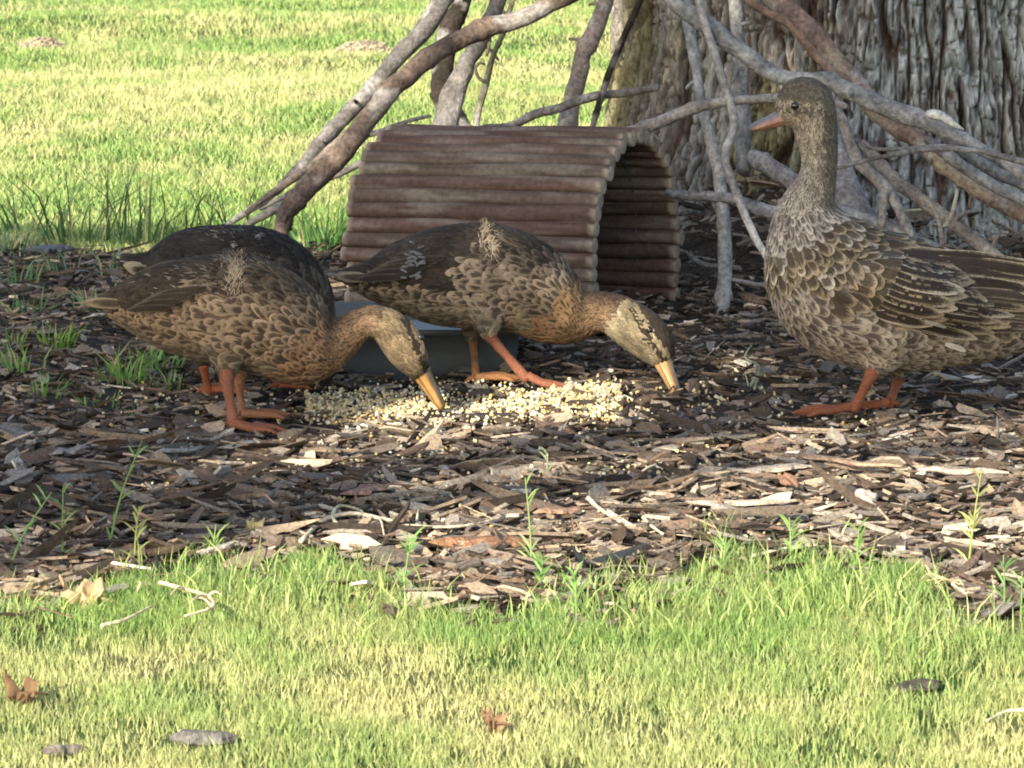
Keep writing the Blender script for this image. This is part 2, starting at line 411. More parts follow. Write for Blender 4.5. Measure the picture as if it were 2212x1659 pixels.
# ------------------------------------------------------------------ big tree
def big_tree():
    root = empty("tree", (TX, TY, 0), "huge old tree trunk with deeply furrowed grey bark filling the right background", "tree")
    th = np.concatenate([np.linspace(-pi * 1.05, .05 * pi, 760), np.linspace(.05 * pi, .95 * pi, 60)[1:-1]])
    zs = np.concatenate([np.linspace(-.03, .62, 230), np.linspace(.62, 3.2, 120)[1:]])
    T, Z = np.meshgrid(th, zs)
    cosT, sinT = np.cos(T), np.sin(T); arc = T * TR
    w1 = .010 * (f2(arc * 14, Z * 9, 126, 3) - .5) * 2
    def fur_(sc_a, sc_z, seed, wd):
        v = f2((arc + w1) * sc_a, Z * sc_z, seed, 2); return np.clip(np.abs(v - .5) / wd, 0, 1)
    a1 = fur_(40, 3.6, 120, .085); a2 = fur_(70, 9, 130, .07); a3 = fur_(34, 42, 135, .035)
    plate = np.minimum(a1, .30 + .70 * a2); plate = np.minimum(plate, .50 + .50 * a3)
    small = fur_(150, 26, 138, .12)
    fine = 1 - np.abs(2 * f2(arc * 170, Z * 30, 140, 3) - 1); fine = (fine - .55) / .45
    lay = np.floor(f2(arc * 60, Z * 12, 145, 3) * 12) / 12
    disp = .020 * plate ** .8 + .004 * small * plate + .014 * (lay - .5) + .004 * fine
    flare = .16 * np.exp(-np.maximum(Z, 0) / .13) * (1 + .32 * np.cos(5 * T + .6) + .25 * np.cos(3 * T)) - .05 * np.clip(Z - 1, 0, 3)
    R = TR - .022 + flare + disp + .02 * np.cos(2 * T + 1)
    V = np.stack([TX + R * cosT, TY + R * sinT, Z], -1).reshape(-1, 3)
    ny, nx = T.shape; i = np.arange(nx * ny).reshape(ny, nx)
    j = np.roll(i, -1, 1)
    Q = np.stack([i[:-1], j[:-1], j[1:], i[1:]], -1).reshape(-1, 4)
    grey = np.array([.21, .21, .19]); brown = np.array([.155, .135, .108]); fur = np.array([.05, .034, .024]); moss = np.array([.15, .135, .05]); lich = np.array([.26, .285, .275])
    warm = np.clip((-T - pi * .56) / .35, 0, 1)[..., None]
    b = grey * (1 - warm * .8) + brown * warm * .8
    b = b * (.7 + .6 * f2(arc * 25, Z * 9, 150, 3))[..., None]
    l = np.clip((f2(arc * 9, Z * 5, 152, 4) - .50) * 6, 0, 1)[..., None] * (.75 - .45 * warm); b = b * (1 - l) + lich * l
    mo = np.clip((f2(arc * 7 + 3, Z * 5, 156, 4) - .50) * 7, 0, 1)[..., None] * (.10 + .55 * warm); b = b * (1 - mo) + moss * mo
    gr = np.clip((f2(arc * 6, Z * 8, 158, 3) - .5) * 6, 0, 1)[..., None] * np.clip((.22 - Z) / .12, 0, 1)[..., None] * .7 * (1 - warm); b = b * (1 - gr) + np.array([.08, .15, .06]) * gr
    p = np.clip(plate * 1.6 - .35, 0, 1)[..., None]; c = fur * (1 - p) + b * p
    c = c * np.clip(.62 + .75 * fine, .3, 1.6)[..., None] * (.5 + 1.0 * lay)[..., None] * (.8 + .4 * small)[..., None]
    mesh("trunk", V, [Q], M_bark, root, attrs={"col": c.reshape(-1, 3)})
big_tree()

# added unseen tree, its crown leaves placed along sun rays to shade the bed
def shade_tree():
    c0 = np.array([-2.75, .45, 0]); root = empty("tree", c0, "leafy tree whose crown shades the mulch bed, outside the picture's left edge", "tree")
    tv, tf, tc = merge([(*tube_geo(catmull([c0 + [0, 0, -.05], c0 + [.05, .05, 1.2], c0 + [.1, .1, 2.4], c0 + [.2, .2, 3.4]], 20), np.linspace(.2, .08, 22), 14, .1, 3), (.12, .09, .07))] +
        [(*tube_geo(catmull([c0 + [.05, .05, 1.5 + k * .2], c0 + [a * .5, b * .5, 2.1 + k * .2], c0 + [a, b, 2.6 + k * .15]], 12), np.linspace(.06, .02, 12), 8, .1, 5 + k), (.12, .09, .07))
         for k, (a, b) in enumerate([(1.6, 1.2), (-.8, .9), (.9, -.6), (2.2, .3), (.4, 2.3)])])
    mesh("trunk", tv, tf, M_bark, root, attrs={"col": tc})
    tg = []
    def box(n, x0, x1, y0, y1, z0, z1): tg.append(np.stack([RNG.uniform(x0, x1, n), RNG.uniform(y0, y1, n), RNG.uniform(z0, z1, n)], 1))
    box(9000, -1.4, 2.6, 4.95, 6.75, 0, .02)           # the bed
    box(500, -1.4, -.3, 4.5, 5.0, 0, .02)
    box(2600, .33, .85, 5.0, 5.05, .0, .45)            # standing duck
    box(6500, .2, 1.6, 6.0, 6.4, .0, .6); box(1500, .12, .45, 6.15, 6.5, .0, .5)               # trunk and branches
    box(1100, -.45, .05, 5.27, 5.3, .0, .08); box(250, -1.4, .1, 6.6, 6.8, .0, .06); box(1600, -.3, .15, 5.6, 5.8, 0, .30)
    P = np.vstack(tg)
    h = RNG.uniform(2.3, 4.0, len(P)); t = (h - P[:, 2]) / SUN[2]; L = P + SUN * t[:, None]
    # openings in the crown: directions that stay sunlit
    def hits(px, x0, x1, z0, z1):
        tt = (L[:, 1] - px) / SUN[1]; hx = L[:, 0] - SUN[0] * tt; hz = L[:, 2] - SUN[2] * tt
        m = .035; return (hx > x0 - m) & (hx < x1 + m) & (hz > z0 - m) & (hz < z1 + m)
    kill = hits(4.93, -.42, -.10, .02, .19) & (RNG.random(len(L)) < .985)
    kill |= hits(5.16, .09, .21, .0, .12) & (RNG.random(len(L)) < .97)
    kill |= hits(6.14, .33, .41, .30, .42) & (RNG.random(len(L)) < .95)
    kill |= hits(6.3, -.5, -.2, .10, .42) & (RNG.random(len(L)) < .7)
    
    tz = L[:, 2] / SUN[2]; gx = L[:, 0] - SUN[0] * tz; gy = L[:, 1] - SUN[1] * tz
    kill |= (gy > 4.93) & (gy < 5.09) & (gx > -.27) & (gx < .20) & (RNG.random(len(L)) < .96)
    kill |= (gy > 5.08) & (gy < 5.2) & (gx > -.2) & (gx < .3) & (RNG.random(len(L)) < .5)
    kill |= (gy > 4.2) & (gy < 4.92) & (gx > -.42) & (RNG.random(len(L)) < .85)
    kill |= (f2(gx * 5, gy * 5, 170, 2) > .66) & (RNG.random(len(L)) < .8) & (gx < .3)
    L = L[~kill]; n = len(L)
    # leaf = bent quad pair
    a = RNG.normal(size=(n, 3)); a /= np.linalg.norm(a, axis=1)[:, None]; b = np.cross(a, RNG.normal(size=(n, 3))); b /= np.linalg.norm(b, axis=1)[:, None]
    l = RNG.uniform(.035, .06, n)[:, None]; w = l * .6; nn = np.cross(a, b)
    V = np.stack([L - a * l, L - b * w + nn * l * .2, L + a * l, L + b * w + nn * l * .2], 1).reshape(-1, 3); k = np.arange(n)[:, None] * 4
    mesh("crown", V, [np.vstack([k + [0, 1, 2], k + [0, 2, 3]])], M_leaf, root, False, {"col": np.repeat(np.array([[.06, .13, .03]]) * RNG.uniform(.6, 1.4, (n, 1)), 4, 0)})
shade_tree()

# ------------------------------------------------------------------ branches leaning on the trunk
GREYB = (.18, .165, .15); BROWNB = (.155, .115, .088); DARKB = (.040, .032, .025); REDB = (.225, .155, .118); PALEB = (.34, .32, .29); OLIVE = (.15, .14, .09)
BR = [
 # label, colour, D0, D1, [(x, y, r)...], extras
 ("thick brown bare branch sweeping down from top centre to the ground behind the dark duck", BROWNB, 6.45, 6.15,
  [(1420, -90, 24), (1300, -40, 24), (1202, 2, 22), (1122, 40, 21), (1042, 62, 23), (982, 92, 24), (902, 144, 25), (842, 200, 25), (790, 260, 27), (754, 312, 27), (698, 368, 29), (658, 410, 26), (622, 460, 22), (604, 512, 19), (590, 560, 18)]),
 ("grey weathered limb lying behind the thick brown branch, forking low at the left", GREYB, 6.6, 6.35,
  [(1050, -130, 24), (958, 0, 23), (914, 68, 23), (862, 120, 21), (802, 192, 20), (742, 256, 19), (690, 312, 17), (650, 360, 14), (602, 408, 11), (554, 444, 9), (502, 478, 7), (470, 500, 6)]),
 ("thin split stick along the front of the grey limb at the left", (.2, .16, .13), 6.3, 6.22,
  [(800, 240, 5), (754, 280, 7), (682, 352, 10), (634, 386, 9), (578, 424, 8), (530, 460, 6)]),
 ("short grey branch end under the fork, pointing to the dark duck's back", GREYB, 6.35, 6.3,
  [(670, 400, 7), (654, 416, 8), (602, 448, 11), (545, 480, 9), (500, 510, 7)]),
 ("dark upright limb standing behind the brown branch", DARKB, 6.9, 6.75,
  [(1010, -120, 20), (998, 0, 20), (975, 60, 24), (958, 140, 26), (955, 200, 26), (968, 240, 30), (985, 300, 34), (990, 400, 36), (990, 480, 36)]),
 ("mottled grey limb in front of the dark upright one, behind the log shelter", GREYB, 6.65, 6.5,
  [(1110, -110, 20), (1074, 8, 20), (1042, 72, 23), (1010, 132, 21), (982, 200, 28), (960, 276, 33), (940, 360, 34), (925, 460, 34)]),
 ("slender olive stem with a small hooked shoot, right of the mottled limb", OLIVE, 6.6, 6.5,
  [(1125, -60, 6), (1090, 60, 6), (1066, 120, 7), (1050, 180, 8), (1034, 240, 8), (1030, 276, 7), (1024, 380, 7), (1020, 470, 7)]),
 ("straight knotty grey brown branch standing right of centre behind the shelter roof", (.27, .22, .175), 6.4, 6.2,
  [(1340, -110, 18), (1318, -30, 19), (1294, 45, 21), (1262, 120, 20), (1246, 180, 22), (1238, 208, 22), (1226, 280, 26), (1212, 380, 26), (1200, 500, 26), (1195, 590, 26)]),
 ("thin dark straight stick slanting against the left edge of the trunk", DARKB, 6.1, 6.25,
  [(1420, -80, 8), (1384, 0, 8), (1340, 97, 8), (1305, 189, 8), (1278, 282, 7), (1245, 400, 7), (1215, 540, 7)]),
 ("long thin branch rising gently to the right behind the shelter roof", GREYB, 6.5, 6.15,
  [(560, 450, 5), (640, 412, 6), (722, 380, 7), (782, 352, 8), (860, 330, 9), (960, 305, 9), (1040, 280, 9), (1102, 272, 9), (1150, 250, 10), (1202, 234, 11), (1282, 208, 10), (1349, 201, 9), (1424, 188, 7)]),
 ("short thin twig touching the shelter roof's left corner", GREYB, 6.3, 6.2, [(770, 302, 5), (794, 292, 6), (830, 280, 6), (880, 262, 5), (930, 250, 4)]),
 ("grey branch reaching from the shelter's roof peak to the tall duck's head", (.26, .235, .21), 5.85, 5.75,
  [(1230, 315, 8), (1327, 291, 12), (1370, 282, 13), (1415, 268, 14), (1503, 233, 13), (1560, 222, 12), (1591, 217, 11), (1679, 211, 12), (1760, 212, 10), (1830, 230, 8)]),
 ("long grey branch crossing the whole right side just above the tall duck", (.25, .25, .235), 5.75, 5.6,
  [(1380, -70, 14), (1450, 0, 17), (1525, 53, 20), (1613, 119, 20), (1679, 163, 19), (1745, 172, 17), (1789, 176, 18), (1855, 207, 20), (1943, 246, 21), (2000, 262, 20), (2040, 280, 16), (2097, 310, 14), (2212, 372, 12), (2300, 420, 11)]),
 ("thick reddish branch with flaking bark running down to the right edge", REDB, 6.0, 5.72,
  [(1600, -90, 24), (1679, 0, 25), (1745, 62, 24), (1789, 115, 23), (1846, 180, 22), (1899, 245, 21), (1940, 275, 22), (1987, 305, 20), (2031, 348, 18), (2080, 385, 19), (2119, 410, 20), (2212, 462, 22), (2320, 520, 22)]),
 ("slim red brown branch hugging the upper side of the thick reddish one", (.27, .18, .13), 5.88, 5.86,
  [(1560, -50, 9), (1613, 0, 10), (1701, 48, 11), (1745, 101, 10), (1789, 148, 10), (1830, 205, 8)]),
 ("upright pale grey branch planted in the mulch right of the shelter opening", (.31, .315, .31), 5.9, 5.78,
  [(1470, -60, 11), (1485, 26, 12), (1498, 110, 12), (1512, 194, 11), (1525, 264, 12), (1547, 352, 13), (1557, 410, 14), (1563, 450, 15), (1564, 484, 15), (1566, 572, 17), (1564, 640, 17), (1562, 705, 16)]),
 ("wavy thin branch ending in a bare white tip beside the tall duck's breast", (.3, .285, .26), 5.72, 5.6,
  [(1500, -40, 8), (1520, 44, 9), (1547, 123, 9), (1569, 198, 10), (1586, 273, 9), (1566, 335, 9), (1578, 387, 10), (1604, 453, 9), (1625, 500, 9), (1648, 541, 8), (1675, 590, 7)]),
 ("stout grey upright branch behind the wavy thin one", (.21, .205, .2), 6.05, 5.98,
  [(1585, -90, 15), (1591, 0, 15), (1597, 132, 17), (1604, 264, 18), (1606, 352, 16), (1606, 372, 15)]),
 ("low grey branch from the shelter's side to behind the tall duck's breast", (.2, .2, .2), 5.85, 5.7,
  [(1440, 415, 9), (1470, 420, 10), (1525, 424, 12), (1570, 428, 13), (1600, 436, 14), (1657, 455, 16), (1720, 462, 18), (1806, 462, 20), (1860, 474, 19), (1899, 486, 18), (1960, 512, 17), (2031, 546, 17), (2119, 586, 17), (2212, 628, 17), (2310, 675, 16)]),
 ("broken grey chunk of branch behind the tall duck's neck", (.27, .25, .235), 5.98, 5.9, [(1625, 335, 15), (1640, 346, 20), (1680, 372, 22), (1720, 400, 22), (1765, 440, 22)]),
 ("wide smooth grey root sloping from behind the duck's neck to its back", (.26, .245, .24), 6.0, 5.85, [(1790, 270, 22), (1806, 330, 28), (1822, 390, 34), (1838, 440, 36), (1880, 478, 26), (1950, 510, 18)]),
 ("forked grey brown branch descending to the right of the duck's neck", (.29, .265, .235), 5.8, 5.72, [(1800, 225, 10), (1822, 268, 12), (1852, 345, 14), (1885, 378, 14), (1912, 405, 15), (1935, 440, 12), (1955, 480, 11), (1975, 520, 10)]),
 ("straight tan branch sloping across the trunk base to the lower right", (.28, .245, .205), 5.85, 5.7, [(1860, 310, 11), (1899, 352, 13), (1940, 392, 14), (1987, 430, 15), (2075, 496, 16), (2140, 545, 17), (2190, 590, 18), (2280, 650, 18)]),
 ("thin dark twig arching level across the right side branches", (.17, .16, .15), 5.6, 5.52, [(1800, 366, 4), (1850, 352, 5), (1899, 340, 5), (1960, 328, 6), (2031, 320, 6), (2119, 327, 6), (2160, 337, 7), (2212, 350, 8), (2300, 380, 8)]),
 ("second thin twig running just above the level dark one", (.17, .16, .15), 5.64, 5.6, [(1850, 300, 3), (1880, 320, 4), (1950, 322, 5), (2031, 316, 5), (2080, 322, 4)]),
 ("small curved twig hanging under the reddish branch", (.28, .25, .21), 5.66, 5.66, [(1994, 424, 3), (2018, 453, 4), (2030, 486, 5), (2035, 524, 5), (2036, 545, 4)]),
 ("tiny pale shoot joining the curved twig from above", (.42, .38, .30), 5.65, 5.65, [(2068, 408, 3), (2066, 424, 4), (2058, 456, 4), (2048, 480, 5), (2036, 490, 3)]),
 ("grey branch at the right edge between the long grey and the reddish ones", (.22, .22, .21), 5.75, 5.7, [(2000, 300, 11), (2060, 345, 14), (2120, 385, 14), (2175, 415, 13), (2250, 450, 13)]),
 ("grey stick slanting close under the long grey branch at the far right", (.2, .2, .19), 5.8, 5.76, [(2030, 290, 10), (2090, 330, 13), (2150, 370, 14), (2212, 400, 14), (2290, 440, 13)]),
 ("short pale stick lying at the foot of the trunk beside the tall duck's breast", (.33, .32, .29), 5.9, 5.88, [(1580, 604, 4), (1610, 610, 5), (1660, 618, 5), (1700, 622, 4)]),
 ("grey stick lying level on the rubble behind the upright pale branch", (.24, .23, .21), 6.0, 5.98, [(1488, 545, 6), (1505, 565, 7), (1540, 574, 6), (1600, 578, 5)]),
]
def branches():
    for k, (lab, colr, D0, D1, pts) in enumerate(BR):
        P = []; m = len(pts)
        for i, (x, y, r) in enumerate(pts):
            D = D0 + (D1 - D0) * i / (m - 1); p = W(x, y, D); P.append([*p, r * D / F * (.90 if k < 9 else .96)])
        A = np.array(P); ln = np.sum(np.linalg.norm(np.diff(A[:, :3], axis=0), axis=1)); C = catmull(A, max(16, int(ln / .006)))
        if k == 0 and C[-1, 2] > .02: pass
        # kinks and knots
        s = np.arange(len(C)) * ln / len(C)
        jit = .18 * C[:, 3].mean()
        for ax in range(3): C[:, ax] += jit * 2 * (f2(s * 22 + k * 5.3, s * 0 + ax * 3 + k, 180, 2) - .5)
        kn = np.zeros(len(C))
        for q_ in range(max(1, int(ln / .09))):
            c = RNG.random() * ln; kn += RNG.uniform(.08, .28) * np.exp(-((s - c) / .006) ** 2)
        R = C[:, 3] * (1 + kn); R[-1] *= .75; R[0] *= .9
        seg = 18 if C[:, 3].mean() > .008 else 10
        V, Fs = tube_geo(C[:, :3], R, seg, .14, k + 1)
        col = np.array(colr) * .86 * (.40 + 1.2 * f2(V[:, 0] * 45 + V[:, 2] * 20, V[:, 2] * 45 + V[:, 1] * 30, 185 + k % 5, 4))[:, None]
        pch = np.clip((f2(V[:, 0] * 28 + k, V[:, 2] * 28, 190, 3) - .56) * 9, 0, 1)[:, None] * .55
        col = col * (1 - pch) + np.array([.38, .36, .33]) * pch
        if colr is REDB:
            e = np.clip((f2(V[:, 0] * 14, V[:, 2] * 20, 193, 3) - .54) * 9, 0, 1)[:, None]; col = col * (1 - e) + np.array([.31, .255, .175]) * e * .9 + col * e * .1
        if "white tip" in lab:
            u = np.clip((len(pts) and (.07 + W(1640, 500, 5.6)[2] - V[:, 2]) / .03) - 1.4, 0, 1)[:, None]; col = col * (1 - u) + np.array([.55, .52, .46]) * u
        parts = [(V, Fs, col)]
        if "hooked" in lab:
            hk = np.array([W(x, y, 6.52) for x, y in ((1050, 178), (1034, 168), (1028, 148), (1036, 136), (1048, 140))])
            v, f = tube_geo(catmull(hk, 14), np.linspace(.003, .002, 16), 8); parts.append((v, f, colr))
        if "whole right side" in lab:   # broken splinter end
            hk = np.array([W(x, y, 5.6) for x, y in ((2000, 246), (2030, 250), (2062, 270), (2082, 280))])
            v, f = tube_geo(catmull(hk, 12), np.array([.004, .006, .007, .007, .007, .006, .006, .005, .004, .003, .002, .001]), 8); parts.append((v, f, (.6, .57, .5)))
        if "Forked" in lab or "forked" in lab:
            hk = np.array([W(x, y, 5.74) for x, y in ((1915, 408), (1908, 440), (1905, 490))])
            v, f = tube_geo(catmull(hk, 12), np.linspace(.007, .005, 12), 9, .12, 4); parts.append((v, f, colr))
        if ln > .25 and C[:, 3].mean() > .006:    # side stubs
            for q_ in range(2 + int(ln * 3)):
                i = RNG.integers(4, len(C) - 4); d = RNG.normal(size=3); t = C[i + 1, :3] - C[i, :3]; t /= np.linalg.norm(t); d -= t * d.dot(t) * .7; d /= np.linalg.norm(d)
                hl = RNG.uniform(.012, .03) + C[i, 3]; hk = np.array([C[i, :3], C[i, :3] + d * hl * .6, C[i, :3] + d * hl + t * .004])
                v, f = tube_geo(catmull(hk, 6), np.linspace(.004, .0022, len(catmull(hk, 6))), 7, .1, 3); parts.append((v, f, np.array(colr) * .8))
        V, Fs, Cc = merge(parts)
        V0 = np.array([C[-1, 0], C[-1, 1], C[-1, 2]])
        o = mesh("branch" if C[:, 3].mean() * F / 5.8 > 7.5 else "twig", V - V0, Fs, M_branch, None, True, {"col": Cc}); o.location = [float(a) for a in V0]
        tag(o, lab, "branch" if o.name.startswith("branch") else "twig", "dead branches leaning against the old tree")
branches()

# ------------------------------------------------------------------ rustic log shelter
def shelter():
    root_p = np.array([.1106, 5.63, 0.]); root = empty("log_shelter", root_p, "small arched pet shelter of reddish brown round logs with a dark open end", "shelter")
    a = radians(25); ax = np.array([-cos(a), sin(a), 0]); ax_t = ax.copy(); ax_t[2] = -.030; cr = np.array([sin(a), cos(a), 0])
    Lg = .378; Wd = .300; st = .128; rr = .0112
    prof = []; z = .006
    path = [(0.0 - .004, -.005), (0.0, .06), (.006, st)] ; A = np.linspace(pi, 0, 60)
    arc = [(Wd / 2 + (Wd / 2 - .006) * cos(t), st + (.140) * sin(t)) for t in A]
    full = np.array(path + arc[1:] + [(Wd, .06), (Wd + .004, -.005)])
    d = np.concatenate([[0], np.cumsum(np.linalg.norm(np.diff(full, axis=0), axis=1))]); N = 34
    s = np.linspace(.012, d[-1] - .012, N); cu = np.interp(s, d, full[:, 0]); cz = np.interp(s, d, full[:, 1])
    for k in range(N):
        r = rr * RNG.uniform(.94, 1.1); j = RNG.normal(0, .003, 2)
        p0 = root_p + cr * cu[k] + np.array([0, 0, cz[k] + .002]) + ax * j[0]; p1 = p0 + ax_t * (Lg + j[1])
        C = p0 + (p1 - p0) * np.linspace(0, 1, 40)[:, None]; C[:, 2] += .0016 * (n2(np.linspace(0, 3, 40) + k * 3, np.zeros(40) + k, 200) - .5) * 2
        R = r * (1 + .07 * (n2(np.linspace(0, 7, 40) + k * 9, np.zeros(40) + k, 201) - .5)); R = np.concatenate([[r * .8], R, [r * .8]])
        C = np.vstack([C[0] - ax * .001, C, C[-1] + ax * .001])
        V, Fs = tube_geo(C, R, 16, .014, k)
        base = np.array([[.112, .072, .056], [.108, .070, .056], [.116, .080, .062], [.12, .070, .055], [.102, .073, .059], [.118, .087, .067]][RNG.integers(6)]) * RNG.uniform(.88, 1.12)
        u = (V - p0) @ ax; st1 = f2(u * 14 + k * 3.3, (V @ cr) * 160 + V[:, 2] * 220, 203, 4)
        col = base * (.5 + 1.0 * st1)[:, None]
        gr = np.clip((f2(u * 12 + k, V[:, 2] * 90 + k, 205, 3) - .56) * 8, 0, 1)[:, None] * .5; col = col * (1 - gr) + np.array([.24, .21, .165]) * gr
        end = (u < .0002) | (u > Lg + j[1] - .0002); col[end] = np.array([.33, .27, .20]) * RNG.uniform(.75, 1.15)
        mesh("log_slat", V, Fs, M_log, root, True, {"col": col})
    # added dark board closing the far end to keep light out
    po = np.array([[0, .0]] + [(cu[k], cz[k]) for k in range(N)] + [(Wd, .0)]); nb_ = len(po); rows = []
    for dep in (Lg - .012, Lg - .006): rows.append([root_p + cr * a_ + np.array([0, 0, max(b_ - .004, 0.)]) + ax_t * dep for a_, b_ in po])
    V = np.array(rows).reshape(-1, 3); ii = np.arange(nb_); Qs = np.stack([ii[:-1], ii[1:], ii[1:] + nb_, ii[:-1] + nb_], 1); V = np.vstack([V, V[:nb_].mean(0), V[nb_:].mean(0)])
    Tt = np.vstack([np.stack([ii[1:], ii[:-1], np.full(nb_ - 1, 2 * nb_)], 1), np.stack([ii[:-1] + nb_, ii[1:] + nb_, np.full(nb_ - 1, 2 * nb_ + 1)], 1)])
    mesh('added_end_board', V, [Qs, Tt], M_log, root, False, {'col': np.tile([.06, .042, .032], (len(V), 1))})
    # wires holding the logs together inside
    for fr in (.16, .84):
        pts = np.array([root_p + cr * (Wd / 2 + (cu[k] - Wd / 2) * .955) + np.array([0, 0, cz[k] * .97]) + ax_t * Lg * fr for k in range(N)])
        V, Fs = tube_geo(pts, np.full(N, .0016), 6); mesh("wire", V, Fs, M_tray, root)
shelter()

# ------------------------------------------------------------------ tray
def tray():
    x0, x1 = W(398, 780, 5.27)[0], W(1128, 780, 5.27)[0]; cx, cy = (x0 + x1) / 2, 5.40; hw, hd = (x1 - x0) / 2, .128
    root = empty("feeding_tray", (cx, cy, 0), "shallow blue grey plastic water tray behind the feeding ducks", "tray")
    def ring(w, d, z, r=.05, n=10):
        out = []
        for (sx, sy, a0) in ((1, 1, 0), (-1, 1, pi / 2), (-1, -1, pi), (1, -1, 1.5 * pi)):
            for t in np.linspace(a0, a0 + pi / 2, n): out.append([cx + sx * (w - r) + r * cos(t), cy + sy * (d - r) + r * sin(t), z])
        return np.array(out)
    def loft(rings, cap0=True):
        V = np.vstack(rings); n = len(rings[0]); i = np.arange(len(V)).reshape(len(rings), n); j = np.roll(i, -1, 1)
        Q = np.stack([i[:-1], j[:-1], j[1:], i[1:]], -1).reshape(-1, 4); V = np.vstack([V, rings[-1].mean(0)])
        T = np.stack([i[-1], j[-1], np.full(n, len(V) - 1)], -1); return V, [Q, T]
    V, Fs = loft([ring(hw - .010, hd - .012, .002), ring(hw - .006, hd - .006, .035), ring(hw - .002, hd - .002, .062), ring(hw + .004, hd + .004, .063), ring(hw + .005, hd + .005, .069), ring(hw, hd, .0705), ring(hw - .007, hd - .007, .068), ring(hw - .012, hd - .012, .03), ring(hw - .02, hd - .02, .008)])
    mesh("basin", V, Fs, M_tray, root)
    R = ring(hw - .0125, hd - .0125, .048); V = np.vstack([R, R.mean(0)]); n = len(R)
    mesh("water", V, [np.stack([np.arange(n), np.roll(np.arange(n), -1), np.full(n, n)], -1)], M_water, root)
tray()

# ------------------------------------------------------------------ ducks
def surface_nets(f, org, h):
    s = f < 0; nx, ny, nz = f.shape
    c = [(i, j, k) for i in (0, 1) for j in (0, 1) for k in (0, 1)]
    sl = lambda a, o: a[o[0]:nx - 1 + o[0], o[1]:ny - 1 + o[1], o[2]:nz - 1 + o[2]]
    cnt = sum(sl(s, o).astype(np.int8) for o in c); act = (cnt > 0) & (cnt < 8)
    idx = -np.ones(act.shape, np.int64); A = np.argwhere(act); idx[act] = np.arange(len(A))
    acc = np.zeros((len(A), 3)); num = np.zeros(len(A))
    vals = {o: sl(f, o)[act] for o in c}
    for o in c:
        for ax in range(3):
            if o[ax]: continue
            o2 = list(o); o2[ax] = 1; o2 = tuple(o2); a, b = vals[o], vals[o2]; m = (a < 0) != (b < 0)
            t = np.where(m, a / np.where(m, a - b, 1), 0); p = np.tile(np.array(o, float), (len(A), 1)); p[:, ax] = t
            acc += p * m[:, None]; num += m
    V = org + (A + acc / num[:, None]) * h
    Q = []
    for ax in range(3):
        u, v = (ax + 1) % 3, (ax + 2) % 3
        a = np.moveaxis(s, (ax, u, v), (0, 1, 2)); I = np.moveaxis(idx, (ax, u, v), (0, 1, 2))
        m = a[:-1, 1:-1, 1:-1] != a[1:, 1:-1, 1:-1]; w = np.argwhere(m); i, j, k = w[:, 0], w[:, 1] + 1, w[:, 2] + 1
        q = np.stack([I[i, j - 1, k - 1], I[i, j, k - 1], I[i, j, k], I[i, j - 1, k]], 1)
        fl = a[i, j, k]; q[~fl] = q[~fl][:, ::-1]; Q.append(q)
    return V, np.vstack(Q)

